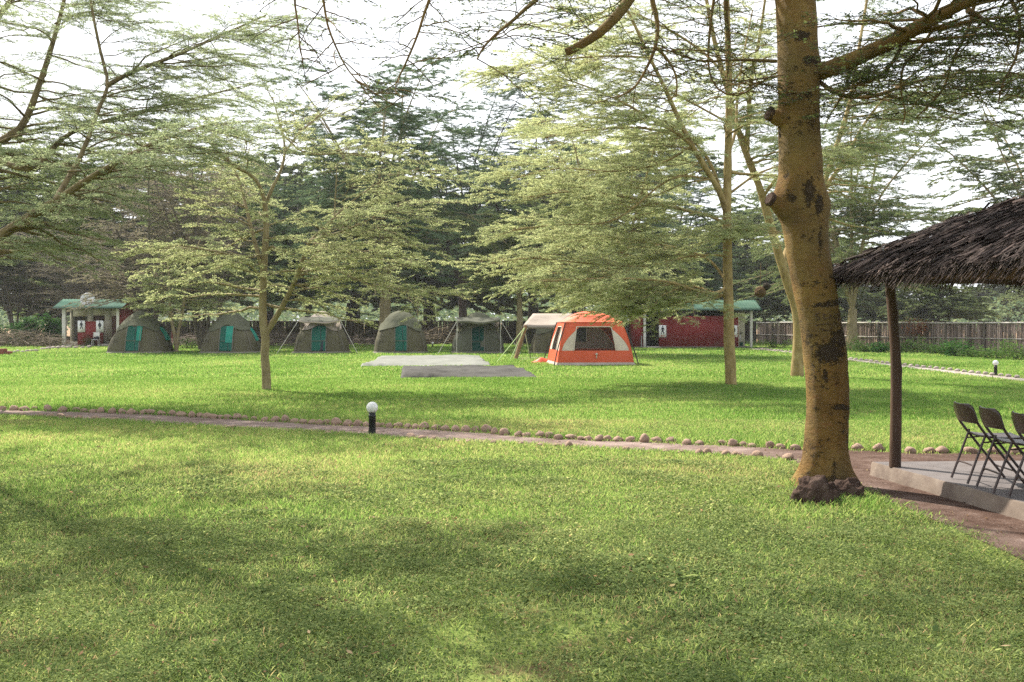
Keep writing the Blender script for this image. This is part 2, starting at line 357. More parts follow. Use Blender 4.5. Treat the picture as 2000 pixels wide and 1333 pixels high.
# ---------------------------------------------------------------- grass and ground cover
RECTS = []   # footprints kept free of grass (tarpaulins, tents, buildings): polygons
def keep_free(poly): RECTS.append(np.asarray(poly, float))

def grow_grass():
    g = np.random.default_rng(5); blades = MB(); clov = MB()
    def scatter(d0, d1, dens, margin=1.42):
        n = int((d1 * d1 - d0 * d0) / 2 * margin * dens + (d1 - d0) * 1.2 * dens * 0.5)
        d = np.sqrt(g.uniform(d0 * d0, d1 * d1, n)); hw = d * 0.5 * margin + 0.4
        return np.column_stack([g.uniform(-1, 1, n) * hw, d])
    def free(P, jit=0.10):
        Q = P + g.normal(0, jit, P.shape)
        k = ~inside(Q, DIRT_POLY) & ~inside(Q, PATH2) & ~inside(P, SLAB)
        for r in RECTS: k &= ~inside(P, r)
        return P[k]
    def field(P, f, s): return fbm(np.column_stack([P, np.zeros(len(P))]), f, s, 3)
    def put_blades(P, h0, h1, w, lean=0.6, yel=0.0):
        n = len(P); a = g.uniform(0, 2 * PI, n); u = g.uniform(0, 2 * PI, n); h = g.uniform(h0, h1, n) * (0.6 + 0.8 * field(P, 0.8, 3))
        ww = w * g.uniform(0.6, 1.4, n)
        B = np.column_stack([P, np.zeros(n)]); s = np.column_stack([np.cos(a), np.sin(a), np.zeros(n)]) * ww[:, None] / 2
        l = g.uniform(0.1, lean, n) * h
        tip = B + np.column_stack([np.cos(u) * l, np.sin(u) * l, h])
        mid = B + (tip - B) * 0.55 + np.column_stack([np.zeros(n), np.zeros(n), h * 0.12])
        V = np.stack([B - s, B + s, mid + s * 0.8, tip, mid - s * 0.8], 1).reshape(-1, 3)
        i = np.arange(n)[:, None] * 5
        r = np.clip(g.beta(2, 2.2, n) * 0.75 + 0.5 * (field(P, 0.35, 9) - 0.45) + (g.random(n) < 0.04) * 0.5 + yel, 0, 1)
        blades.add(V, i + np.array([[0, 1, 2, 3, 4]]), r)
    def put_leaves(P, r0, r1, h):
        n = len(P); a = g.uniform(0, 2 * PI, n); r = g.uniform(r0, r1, n)
        fld = np.clip((field(P, 2.2, 21) - .3) * 2.2, 0.05, 1.2); z = h * g.uniform(0.1, 1.0, n) * (0.15 + 1.25 * fld); r = r * (.75 + .5 * field(P, 0.9, 25))
        nx = g.normal(0, 0.38, n); ny = g.normal(0, 0.38, n)
        c = np.column_stack([P, z]); u = np.column_stack([np.cos(a), np.sin(a), -(nx * np.cos(a) + ny * np.sin(a))]); v = np.column_stack([-np.sin(a), np.cos(a), (nx * np.sin(a) - ny * np.cos(a))])
        k = r[:, None]
        V = np.stack([c - u * k, c - u * k * 0.1 + v * k * 0.75, c + u * k * 0.85 + v * k * 0.35, c + u * k * 0.85 - v * k * 0.35, c - u * k * 0.1 - v * k * 0.75], 1).reshape(-1, 3)
        i = np.arange(n)[:, None] * 5
        rr = np.clip(g.beta(1.3, 1.5, n) * 0.85 + 0.5 * (field(P, 0.5, 31) - 0.5) + (g.random(n) < 0.025) * 0.6, 0, 1)
        clov.add(V, i + np.array([[0, 1, 2, 3, 4]]), rr)
    for d0, d1, dc, db, rr, hh, bw in ((3.6, 6.0, 13000, 1500, (.005, .0095), .045, .0035), (6.0, 8.5, 9500, 1600, (.006, .011), .045, .004), (8.5, 12, 4200, 2200, (.009, .015), .045, .006), (12, 17, 900, 2300, (.010, .017), .035, .008)):
        P = free(scatter(d0, d1, dc)); f = field(P, 0.55, 41) + 0.25 * field(P, 3.0, 43)
        P = P[f + g.normal(0, 0.10, len(P)) > (0.38, 0.42, 0.48, 0.55)[(3.6, 6.0, 8.5, 12).index(d0)]]; put_leaves(P, *rr, hh)
        P = free(scatter(d0, d1, db)); put_blades(P, *((0.012, 0.05) if d0 < 8 else (0.016, 0.055)), bw, 1.2, 0.24)
    cw = scatter(3.8, 11, .9); P = np.vstack([c_ + g.normal(0, g.uniform(.05, .16), (g.integers(14, 46), 2)) for c_ in cw]); put_leaves(free(P), .014, .026, .07)
    P = free(scatter(17, 30, 1150)); put_blades(P, 0.022, 0.06, 0.011, 1.0)
    P = free(scatter(30, 48, 300)); put_blades(P, 0.028, 0.068, 0.022, 1.0)
    P = free(scatter(48, 76, 90)); put_blades(P, 0.035, 0.08, 0.04, 1.0)
    # longer tufts by the big trunk, the stones and the lamp
    tuft = []
    for (x, y), n, s in [(tuple(G(1660, 985)[:2]), 500, .22), (tuple(G(1720, 985)[:2]), 380, .22), (tuple(G(1560, 950)[:2]), 260, .14), (tuple(G(727, 850)[:2]), 60, .10), (tuple(G(755, 852)[:2]), 70, .14), (tuple(G(521, 764)[:2]), 120, .22), (tuple(G(1427, 754)[:2]), 90, .22)]:
        tuft.append(np.array([x, y]) + g.normal(0, s, (n, 2)))
    put_blades(free(np.vstack(tuft), 0.02), 0.03, 0.085, 0.006, 1.5, .1)
    k = g.integers(0, len(near_pts) - 1, 2600); t = g.random(2600)[:, None]
    P = near_pts[k] * (1 - t) + near_pts[k + 1] * t + g.normal(0, 0.10, (2600, 2)) - [0, 0.10]; put_blades(free(P, 0.03), 0.025, 0.065, 0.008, 1.0, .12)
    k = g.integers(0, len(far_pts) - 1, 1800); t = g.random(1800)[:, None]
    P = far_pts[k] * (1 - t) + far_pts[k + 1] * t + g.normal(0, 0.08, (1800, 2)) + [0, 0.12]; put_blades(free(P, 0.02), 0.05, 0.13, 0.011, 1.0)
    lit = MB(); P = scatter(3.8, 16, 16); P = P[~inside(P, SLAB)]; n = len(P); a = g.uniform(0, 2 * PI, n); l = g.uniform(.010, .030, n); w_ = l * g.uniform(.06, .45, n); z = g.uniform(.02, .055, n)
    inz = inside(P, DIRT_POLY); z[inz] = .014; c = np.column_stack([P, z]); u = np.column_stack([np.cos(a), np.sin(a), g.normal(0, .2, n)]) * l[:, None]; v = np.column_stack([-np.sin(a), np.cos(a), g.normal(0, .3, n)]) * w_[:, None]
    lit.add(np.stack([c - u, c + v, c + u, c - v], 1).reshape(-1, 3), np.arange(n)[:, None] * 4 + np.arange(4)[None], g.random(n)); tag(lit.build('leaf_litter', M['litter']), 'dead leaves and twig bits scattered over lawn and soil', None, None, 'stuff')
    tag(blades.build('grass', M['grass']), 'short lawn grass over the whole camp ground', None, None, 'stuff')
    tag(clov.build('clover', M['clover']), 'low small-leaved ground cover growing through the near lawn', None, None, 'stuff')
# ---------------------------------------------------------------- materials for things
M['canvas'] = surf('canvas', [(0.3, (0.0675, 0.0618, 0.0365)), (0.7, (0.106, 0.0964, 0.0597))], 2.5, 0.85, 0.35, 7, spec=0.15, bdist=0.05, dirt=((0.042, 0.038, 0.026), 1.2, 0.5, 0.75))
M['canvas_fly'] = surf('canvas_fly', [(0.3, (0.0695, 0.072, 0.0491)), (0.7, (0.107, 0.11, 0.0751))], 2.5, 0.8, 0.45, 5, spec=0.04, bdist=0.06)
M['canvas_tan'] = surf('canvas_tan', [(0.3, (0.234, 0.203, 0.171)), (0.7, (0.324, 0.279, 0.242))], 1.6, 0.8, 0.3, 5, spec=0.04, bdist=0.05)
M['canvas_pink'] = surf('canvas_pink', [(0.3, (0.269, 0.221, 0.187)), (0.7, (0.346, 0.298, 0.25))], 2.5, 0.8, 0.4, 5, spec=0.2, bdist=0.05)
M['canvas_olive'] = surf('canvas_olive', [(0.3, (0.06, 0.063, 0.045)), (0.7, (0.09, 0.093, 0.069))], 2.5, 0.85, 0.3, 6, spec=0.15, bdist=0.05)
M['canvas_seam'] = surf('canvas_seam', [(0.3, (0.12, 0.11, 0.0902)), (0.7, (0.165, 0.15, 0.126))], 4, 0.85, 0.2, spec=0.1)
M['net_green'] = surf('net_green', [(0.3, (0.00576, 0.0612, 0.0446)), (0.7, (0.0101, 0.0972, 0.072))], 2, 0.75, 0.2, 8, spec=0.2)
M['net_shaded'] = surf('net_shaded', [(0.3, (0.004, 0.03, 0.024)), (0.7, (0.007, 0.05, 0.04))], 2, 0.8, 0.2, 8, spec=0.1)  # darker copy of the green net, awning shade put into its colour
M['net_bright'] = surf('net_bright', [(0.3, (0.0096, 0.16, 0.116)), (0.7, (0.016, 0.216, 0.16))], 3, 0.7, 0.2, 8, spec=0.2)
M['orange'] = surf('orange', [(0.3, (0.471, 0.0654, 0.0213)), (0.7, (0.562, 0.0935, 0.0334))], 1.5, 0.55, 0.25, 4, spec=0.35, bdist=0.04)
M['orange_roof'] = surf('orange_roof', [(0.3, (0.554, 0.0833, 0.0347)), (0.7, (0.655, 0.115, 0.0508))], 1.5, 0.5, 0.25, 4, spec=0.4, bdist=0.04)
M['beige'] = surf('beige', [(0.3, (0.426, 0.369, 0.303)), (0.7, (0.525, 0.467, 0.394))], 2, 0.65, 0.2, 5, spec=0.3, bdist=0.03)
M['sod'] = surf('sod', [(0.3, (0.28, 0.24, 0.208)), (0.7, (0.384, 0.344, 0.304))], 3, 0.8, 0.4, 8, spec=0.04)
M['black_pole'] = surf('black_pole', [(0.3, (0.012, 0.014, 0.013)), (0.7, (0.03, 0.032, 0.03))], 6, 0.45, 0.05)
M['white_pole'] = surf('white_pole', [(0.3, (0.50, 0.49, 0.46)), (0.7, (0.66, 0.65, 0.62))], 6, 0.5, 0.05)
M['rope'] = surf('rope', [(0.3, (0.40, 0.38, 0.33)), (0.7, (0.58, 0.56, 0.50))], 20, 0.9, 0.1)
M['rope_green'] = surf('rope_green', [(0.3, (0.30, 0.42, 0.16)), (0.7, (0.45, 0.58, 0.26))], 20, 0.8, 0.1)
M['timber'] = surf('timber', [(0.3, (0.13, 0.075, 0.035)), (0.7, (0.24, 0.15, 0.075))], 5, 0.8, 0.3, stretch=(1, 1, 0.15))
M['tarp_white'] = surf('tarp_white', [(0.3, (0.15, 0.156, 0.137)), (0.7, (0.218, 0.222, 0.197))], 1.4, 0.65, 0.4, 6, spec=0.04, bdist=0.04)
M['tarp_grey'] = surf('tarp_grey', [(0.3, (0.048, 0.0461, 0.0422)), (0.7, (0.0864, 0.0835, 0.0768))], 1.4, 0.7, 0.5, 6, spec=0.04, bdist=0.04)
m, nt, out = newmat('mesh_net'); d = nd(nt, 'ShaderNodeBsdfDiffuse'); d.inputs[0].default_value = (0.035, 0.035, 0.032, 1); t = nd(nt, 'ShaderNodeBsdfTransparent')
mx = nd(nt, 'ShaderNodeMixShader'); mx.inputs[0].default_value = 0.38; nt.links.new(t.outputs[0], mx.inputs[1]); nt.links.new(d.outputs[0], mx.inputs[2]); nt.links.new(mx.outputs[0], out.inputs[0]); M['mesh_net'] = m
M['plaster_red'] = surf('plaster_red', [(0.3, (0.158, 0.021, 0.0225)), (0.7, (0.217, 0.036, 0.0375))], 1.8, 0.85, 0.15, 14, spec=0.2, dirt=((0.16, 0.085, 0.075), 1.1, 0.58, 0.80))
M['plaster_cream'] = surf('plaster_cream', [(0.3, (0.46, 0.42, 0.32)), (0.7, (0.58, 0.54, 0.43))], 1.8, 0.85, 0.15, 14, spec=0.2, dirt=((0.30, 0.26, 0.19), 1.2, 0.6, 0.8))
M['plaster_white'] = surf('plaster_white', [(0.3, (0.496, 0.48, 0.44)), (0.7, (0.592, 0.576, 0.544))], 1.8, 0.8, 0.1, 14, spec=0.2)
M['tin_green'] = surf('tin_green', [(0.3, (0.050, 0.098, 0.074)), (0.7, (0.085, 0.145, 0.112))], 1.0, 0.8, 0.0, spec=0.0, dirt=((0.11, 0.155, 0.128), 0.9, 0.5, 0.8))
M['tin_under'] = surf('tin_under', [(0.3, (0.05, 0.045, 0.04)), (0.7, (0.09, 0.08, 0.07))], 2, 0.9, 0.1)
M['door_wood'] = surf('door_wood', [(0.3, (0.075, 0.03, 0.018)), (0.7, (0.13, 0.055, 0.035))], 4, 0.7, 0.2, stretch=(1, 1, 0.2))
M['window_dark'] = surf('window_dark', [(0.3, (0.05, 0.02, 0.016)), (0.7, (0.08, 0.035, 0.03))], 4, 0.6, 0.1)
M['interior_shade'] = surf('interior_shade', [(0.3, (0.035, 0.03, 0.027)), (0.7, (0.06, 0.052, 0.046))], 3, 0.9, 0.1)  # dark tone that carries the shade inside the huts
M['plinth'] = surf('plinth', [(0.3, (0.10, 0.085, 0.08)), (0.7, (0.19, 0.165, 0.15))], 3, 0.9, 0.3)
M['step'] = surf('step', [(0.3, (0.32, 0.28, 0.256)), (0.7, (0.416, 0.376, 0.344))], 3, 0.9, 0.2)
M['sign_white'] = surf('sign_white', [(0.3, (0.74, 0.74, 0.74)), (0.7, (0.82, 0.82, 0.82))], 3, 0.5, 0.0)
M['ink'] = surf('ink', [(0.3, (0.012, 0.014, 0.025)), (0.7, (0.02, 0.022, 0.035))], 3, 0.6, 0)
M['ink_red'] = surf('ink_red', [(0.3, (0.26, 0.02, 0.02)), (0.7, (0.36, 0.04, 0.03))], 8, 0.6, 0)
M['dish'] = surf('dish', [(0.3, (0.48, 0.48, 0.512)), (0.7, (0.56, 0.56, 0.592))], 3, 0.5, 0.0)
M['steel'] = surf('steel', [(0.3, (0.20, 0.20, 0.20)), (0.7, (0.34, 0.34, 0.34))], 8, 0.45, 0.05, metal=0.6)
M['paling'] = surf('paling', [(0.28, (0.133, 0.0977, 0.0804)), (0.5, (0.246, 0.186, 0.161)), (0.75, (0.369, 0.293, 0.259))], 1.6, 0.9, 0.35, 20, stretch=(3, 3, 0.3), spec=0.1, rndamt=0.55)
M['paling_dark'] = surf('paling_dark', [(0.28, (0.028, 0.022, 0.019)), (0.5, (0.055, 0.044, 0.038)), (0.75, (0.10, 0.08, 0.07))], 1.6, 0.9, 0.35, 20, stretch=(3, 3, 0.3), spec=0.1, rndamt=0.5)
M['rail'] = surf('rail', [(0.3, (0.34, 0.31, 0.28)), (0.7, (0.52, 0.49, 0.45))], 3, 0.85, 0.2)
M['stone'] = surf('stone', [(0.28, (0.192, 0.125, 0.0922)), (0.5, (0.336, 0.232, 0.172)), (0.75, (0.512, 0.376, 0.292))], 7, 0.9, 0.6, 24, spec=0.15, rndamt=0.0, dirt=((0.14, 0.09, 0.07), 5, 0.55, 0.75))
M['stone_pale'] = surf('stone_pale', [(0.3, (0.252, 0.21, 0.182)), (0.7, (0.378, 0.329, 0.294))], 7, 0.9, 0.6, 24, spec=0.15)
M['lamp_black'] = surf('lamp_black', [(0.3, (0.014, 0.016, 0.016)), (0.7, (0.035, 0.038, 0.037))], 8, 0.5, 0.1)
m, nt, out = newmat('globe'); b = nd(nt, 'ShaderNodeBsdfPrincipled'); b.inputs['Base Color'].default_value = (0.82, 0.82, 0.80, 1); b.inputs['Roughness'].default_value = 0.12
b.inputs['Transmission Weight'].default_value = 0.25; b.inputs['Subsurface Weight'].default_value = 0.4; b.inputs['Subsurface Radius'].default_value = (0.05, 0.05, 0.05)
hz = ramp(nt, noise(nt, 14, 3), [(0.35, (0.72, 0.72, 0.70)), (0.65, (0.86, 0.86, 0.85))]); nt.links.new(hz, b.inputs['Base Color']); nt.links.new(b.outputs[0], out.inputs[0]); M['globe'] = m
M['concrete'] = surf('concrete', [(0.28, (0.105, 0.092, 0.089)), (0.5, (0.14, 0.125, 0.122)), (0.72, (0.182, 0.165, 0.162))], 1.3, 0.7, 0.18, 20, spec=0.12, dirt=((0.11, 0.092, 0.084), 1.4, 0.52, 0.78))
M['concrete_side'] = surf('concrete_side', [(0.28, (0.112, 0.0873, 0.0698)), (0.5, (0.173, 0.138, 0.112)), (0.72, (0.232, 0.193, 0.16))], 2.2, 0.9, 0.35, 18, spec=0.04, dirt=((0.13, 0.10, 0.085), 2.6, 0.52, 0.72))
M['post_wood'] = surf('post_wood', [(0.3, (0.035, 0.02, 0.013)), (0.55, (0.075, 0.042, 0.027)), (0.8, (0.14, 0.08, 0.05))], 8, 0.65, 0.4, 24, stretch=(1, 1, 0.12), spec=0.3)
M['thatch'] = surf('thatch', [(0.3, (0.045, 0.032, 0.028)), (0.55, (0.10, 0.072, 0.062)), (0.8, (0.19, 0.14, 0.115))], 6, 0.8, 0.3, 30, spec=0.2, rndamt=0.85)
M['thatch_under'] = surf('thatch_under', [(0.3, (0.10, 0.065, 0.035)), (0.7, (0.18, 0.12, 0.07))], 9, 0.9, 0.4, 30, spec=0.1)
M['chair_metal'] = surf('chair_metal', [(0.3, (0.030, 0.017, 0.016)), (0.7, (0.055, 0.033, 0.030))], 9, 0.38, 0.08, 40, spec=0.5, dirt=((0.11, 0.06, 0.05), 9, 0.6, 0.8))
M['stump'] = surf('stump', [(0.28, (0.03, 0.019, 0.015)), (0.5, (0.065, 0.042, 0.033)), (0.75, (0.13, 0.092, 0.074))], 9, 0.95, 0.9, 22, spec=0.1, bdist=0.04)
M['brick'] = surf('brick', [(0.3, (0.15, 0.05, 0.035)), (0.7, (0.24, 0.09, 0.065))], 8, 0.9, 0.4)
M['bucket'] = surf('bucket', [(0.3, (0.01, 0.10, 0.06)), (0.7, (0.02, 0.16, 0.10))], 5, 0.4, 0.05)

# ---------------------------------------------------------------- safari dome tents
class Dome:
    """a square dome of canvas over bent poles: half width w, height h"""
    def __init__(s, w, h, seed, pe=(2, .55)): s.w, s.h, s.seed, s.pe = w, h, seed, pe
    def a(s, z): return s.w * max(1e-4, 1 - z ** s.pe[0]) ** s.pe[1]
    def ring(s, th, z, off=0.0):
        n = 5.2 - 3.2 * z; r = s.a(z) / (abs(math.cos(th)) ** n + abs(math.sin(th)) ** n) ** (1 / n) + off
        return np.array([r * math.cos(th), r * math.sin(th), z * s.h + off * z])
    def front(s, x, z, off=0.0, side=0):
        n = 5.2 - 3.2 * z; a = s.a(z); x = max(-a * .98, min(a * .98, x)); y = (a ** n - abs(x) ** n) ** (1 / n) + off
        return np.array([(x, -y, z * s.h), (y, x, z * s.h), (-x, y, z * s.h), (-y, -x, z * s.h)][side])
    def patch(s, x0, x1, z0, z1, off, side=0, n=7, m=9, top=None):
        V = []
        for j in range(m):
            t = j / (m - 1); z = z0 + (z1 - z0) * t; w0, w1 = (x0, x1) if top is None else (x0 + (top[0] - x0) * t, x1 + (top[1] - x1) * t)
            V.append([s.front(w0 + (w1 - w0) * i / (n - 1), z, off, side) for i in range(n)])
        return np.array(V)
def wrinkle(V, amp, f, seed, st=(1, 1, 0.5)):
    V = np.asarray(V, float); n = fbm(V.reshape(-1, 3) @ np.array([[1, 0, .35], [0, 1, .2], [-.5, .1, 1]]) * st, f, seed, 3).reshape(V.shape[:-1]) - 0.5
    d = V.copy(); d[..., 2] = 0; d /= np.linalg.norm(d, axis=-1)[..., None] + 1e-6
    return V + d * (n * amp)[..., None]
def dome_tent(px, base_y, w, h, rz, label, fly='canvas_fly', awning=None, side_window=False, door=(-0.33, 0.33), door_open=None, seed=1, group='olive dome tents in a row', pe=(2, .55), body='canvas', net='net_green', gap=False):
    p = G(px, base_y); los = math.atan2(p[0], p[1])
    t = empty('dome_tent', p, rz - los * 1.0, label, 'tent', group); D = Dome(w, h, seed, pe)
    th = np.linspace(0, 2 * PI, 65)[:-1]; zs = np.concatenate([np.linspace(0, 0.7, 15), np.linspace(0.74, 0.999, 8)])
    V = np.array([[D.ring(a, z) for a in th] for z in zs]); mb = MB(); mb.grid(wrinkle(wrinkle(V, 0.11, 1.6, seed), 0.08, 2.0, seed + 40, (.6, .6, 2.6)), wrap=True)
    mb.build('tent_body', M[body], t, True)
    sk = MB(); sk.grid(np.array([[D.ring(a, 0.0, 0.10 + 0.05 * math.sin(9 * a + seed)) * [1, 1, 0] + [0, 0, 0.012] for a in th], [D.ring(a, 0.045, 0.012) for a in th]]), wrap=True)
    sk.build('ground_flap', M['canvas_seam'], t, True)
    fv = []
    for k in range(9):
        row = []
        for a in th:
            lo = 0.66 - 0.13 * math.sin(2 * a) ** 2 + 0.02 * math.sin(7 * a + seed); z = lo + (0.999 - lo) * (k / 8) ** 0.8
            row.append(D.ring(a, z, 0.045 if k else 0.06))
        fv.append(row)
    fb = MB(); fb.grid(wrinkle(wrinkle(fv, 0.15, 2.0, seed + 5), 0.13, 2.2, seed + 50, (.5, .5, 3.2)), wrap=True); fb.build('rain_fly', M[fly], t, True)
    db = MB(); db.grid(D.patch(door[0], door[1], 0.07, 0.66, 0.035)); dr = db.build('door', M[net], t, True); zp = MB(); xm = door[0] * .35 + door[1] * .65; zp.tube([D.front(xm + .02 * math.sin(z * 9), z, 0.045) for z in np.linspace(0.07, 0.62, 10)], 0.012, 4); zp.build('zip', M['lamp_black'], dr, True)
    sm = MB(); sm.tube([D.front(x, .30, 0.045) for x in np.linspace(door[0], door[1], 7)], 0.014, 4); sm.build('door_seam', M['canvas_seam'], dr, True)
    if gap: og = MB(); og.grid(D.patch(.02, .20, .07, .32, 0.05, top=(.17, .20))); og.build('door_gap_shade', M['ink'], t, True)  # dark patch laid on the door, painted shade for its gap
    for x in door:
        e = MB(); e.tube([D.front(x, z, 0.045) for z in np.linspace(0.05, 0.66, 9)], 0.022, 5); e.build('door_edge', M['canvas_seam'], dr, True)
    if door_open:
        x0, x1, z0, z1, tp = door_open
        q = MB(); q.grid(D.patch(x0, x1, z0, z1, 0.06, top=tp)); q.build('door_flap', M['net_bright'], t, True)
    for s_ in (-1, 1):   # corner seams
        c = MB(); a0 = -PI / 2 + s_ * PI / 4
        c.tube([D.ring(a0, z, 0.02) for z in np.linspace(0, 0.62, 12)], 0.015, 5); c.build('corner_pole_sleeve', M['canvas_seam'], t, True)
    if side_window:
        wb = MB(); wb.grid(D.patch(-0.30 * w, 0.42 * w, 0.30, 0.62, 0.04, 1)); wb.build('side_window', M['net_bright'], t, True)
    if awning:
        aw, ln, zt, mat = awning
        A = []
        for i in range(7):
            v = i / 6
            A.append([np.array([(-aw + 2 * aw * u / 8), -(D.a(0.80) * 0.8 + (ln) * v + 0.05), zt + 0.16 * (1 - v) - 0.10 * math.sin(PI * u / 8) * v + 0.03 * math.sin(5 * u + seed) * v]) for u in range(9)])
        ab = MB(); ab.grid(np.array(A)); ab.build('awning', M[mat], t, True, solid=0.012)
        ed = MB(); e = np.array(A[-1]); ed.grid(np.array([e, e - [0, 0, 0.09]])); ed.build('awning_edge', M[fly], t, True, solid=0.01)
        for s_ in (-1, 1):
            cpt = A[-1][0 if s_ < 0 else 8]; foot = np.array([cpt[0] * 1.02, cpt[1] - 0.05, 0])
            if not gap: pm = MB(); pm.bar(foot, cpt + [0, 0, 0.03], 0.010); pm.build('awning_pole', M['white_pole'], t, True)
            gm = MB(); gm.bar(cpt, [cpt[0] + s_ * 1.0, cpt[1] - 0.9, 0.0], 0.013, 4); gm.build('guy_line', M['rope'], t)
            gs = MB(); c1 = D.ring(-PI / 2 + s_ * PI / 4, 0.50, 0.05); c0 = A[0][0 if s_ < 0 else 8]; c2 = D.ring(-PI / 2 + s_ * PI / 4, 0.66, 0.05)
            gs.add([c0, cpt * 0.55 + c0 * 0.45, c1 * [1, 1.0, 1] + [0, -0.10, 0], c2], [[0, 1, 2, 3]]); gs.build('awning_gusset', M['canvas_tan'], t, True, solid=0.008)
    keep_free([G(px, base_y)[:2] + np.array(c) * w * 0.97 for c in ((-1, -.2), (1, -.2), (1, 1.8), (-1, 1.8))])
    return t
def row(px, by, w): # centre of the tent from the middle of its front edge
    d = G(px, by)[1] + w; return CX + (px - CX), HY + CAMH * F / d
TG = dict()
dome_tent(*row(276, 691, 1.52), 1.52, 2.22, R(-15), 'olive dome tent by the satellite dish hut, wrinkled grey fly and bright green side window', 'canvas_fly', None, True, (-0.42, 0.28), (0.12, 0.36, 0.30, 0.66, (0.08, 0.34)), 3, pe=(1.65, .68))
dome_tent(*row(452, 691, 1.46), 1.46, 2.16, R(-11), 'olive dome tent behind the slender yellow tree, bright green flap hanging in its doorway', 'canvas_fly', None, True, (-0.36, 0.32), (-0.05, 0.30, 0.26, 0.66, None), 7, pe=(1.7, .66))
dome_tent(*row(629, 691, 1.42), 1.42, 2.18, R(-6), 'dome tent with pinkish top and a short straight awning over its half open green door', 'canvas_pink', (1.06, 0.75, 1.74, 'canvas_olive'), False, (-0.42, 0.34), None, 12, pe=(1.8, .62), gap=True)
dome_tent(*row(783, 691, 1.40), 1.40, 2.20, R(0), 'closed dome tent with plain green door and grey-green fly, behind the pale tarpaulin', 'canvas_fly', None, False, (-0.31, 0.32), None, 17)
dome_tent(*row(933, 691, 1.38), 1.38, 2.12, R(2), 'dark dome tent with wide olive awning on two thin poles, shade coloured into its door', 'canvas_fly', (1.12, 1.0, 1.72, 'canvas_olive'), False, (-0.36, 0.30), None, 23, body='canvas_olive', net='net_shaded')  # darker body and door cloth: shade under the awning put into the colour
dome_tent(*row(1085, 691, 1.30), 1.30, 1.85, R(8), 'grey dome tent half hidden behind the orange tent and under the tan shelter', 'canvas_fly', None, False, (-0.3, 0.3), None, 29)

# ---------------------------------------------------------------- orange cabin tent
p = np.array([3.02, 40.0, 0.0]); ot = empty('cabin_tent', p, R(5.5), 'large orange and beige cabin tent with dark mesh windows and black poles', 'tent')
keep_free([p[:2] + np.array(c) for c in ((-1.4, -1.4), (1.4, -1.4), (1.4, 1.4), (-1.4, 1.4))])
BW, EW, EH = 1.47, 1.09, 1.63
def wp(side, u, z, off=0.0):
    t = z / EH; hw = BW + (EW - BW) * t + 0.05 * math.sin(PI * t); x, y = u * hw, -(hw + off)
    return np.array([(x, y, z), (-y, x, z), (-x, -y, z), (y, -x, z)][side])
def wgrid(side, f0, f1, z0, z1, n=6, mrows=12, off=0.0, amp=0.02):
    V = np.array([[wp(side, f0(z) + (f1(z) - f0(z)) * i / (n - 1), z, off) for i in range(n)] for z in np.linspace(z0, z1, mrows)])
    return wrinkle(V, amp, 2.5, 60 + side)
cb = lambda z: 0.07 + 0.44 * max(0.0, (z - 0.56) / 0.9) ** 2.0
k = lambda c: (lambda z: c)
lb = MB(); sod = MB(); wl = MB()
VZ = 1.46
for sd in range(4):
    lb.grid(wgrid(sd, k(-1), k(1), 0.12, 0.565, 12, 5, 0.004))
    sod.grid(np.array([[wp(sd, u, 0.0, 0.07 + 0.03 * math.sin(u * 9 + sd)) for u in np.linspace(-1.04, 1.04, 14)], [wp(sd, u, 0.125, 0.0) for u in np.linspace(-1, 1, 14)]]))
    win = (-0.60, 0.56) if sd == 0 else (-0.42, 0.42) if sd != 2 else (-0.1, 0.62)
    for f0_, f1_ in ((lambda z: -1 + cb(z), k(win[0])), (k(win[1]), lambda z: 1 - cb(z))):
        w1 = MB(); w1.grid(wgrid(sd, f0_, f1_, 0.565, VZ)); w1.build('wall_panel', M['beige'], ot, True)
    for s_ in (-1, 1):
        c_ = MB(); c_.grid(wgrid(sd, (k(-1) if s_ < 0 else lambda z: 1 - cb(z)), (lambda z: -1 + cb(z)) if s_ < 0 else k(1), 0.565, VZ, 4, 12, 0.006)); c_.build('corner_panel', M['orange'], ot, True)
    v_ = MB(); v_.grid(wgrid(sd, k(-1), k(1), VZ, EH, 12, 4, 0.012)); v_.build('valance', M['orange'], ot, True)
    wz0 = 0.565 if sd != 2 else 0.85
    if sd == 2: wl.grid(wgrid(sd, k(win[0]), k(win[1]), 0.565, wz0))
    n_ = MB(); n_.grid(wgrid(sd, k(win[0]), k(win[1]), wz0, VZ, 6, 8, -0.01, 0.0)); wn = n_.build('window', M['mesh_net'], ot, True)
    fr = MB()
    for u in win: fr.tube([wp(sd, u, z, 0.012) for z in np.linspace(wz0, VZ, 6)], 0.022, 5)
    fr.tube([wp(sd, u, VZ, 0.012) for u in np.linspace(*win, 6)], 0.02, 5); fr.build('window_trim', M['beige'], wn, True)
lb.build('lower_band', M['orange'], ot, True); sod.build('ground_skirt', M['sod'], ot, True); wl.build('wall_panel', M['beige'], ot, True)
fl = MB(); fl.add([[-BW, -BW, .02], [BW, -BW, .02], [BW, BW, .02], [-BW, BW, .02]], [[0, 1, 2, 3]]); fl.build('floor_sheet', M['sod'], ot)
NR = 17; rf = MB(); V = np.zeros((NR, NR, 3)); E1 = EW + 0.05
for i in range(NR):
    for j in range(NR):
        u, v = 2 * i / (NR - 1) - 1, 2 * j / (NR - 1) - 1
        q = max(abs(u), abs(v)); rr = (u * u + v * v) ** .5
        V[i, j] = (u * E1, v * E1, EH + 0.01 + 0.43 * (1 - (0.55 * q + 0.45 * min(1, rr)) ** 2.1) - (0.05 if q < 0.99 and (abs(abs(u) - abs(v)) > 0.5) and q > 0.6 else 0))
rf.grid(np.transpose(V, (1, 0, 2))); rf.build('tent_roof', M['orange_roof'], ot, True)
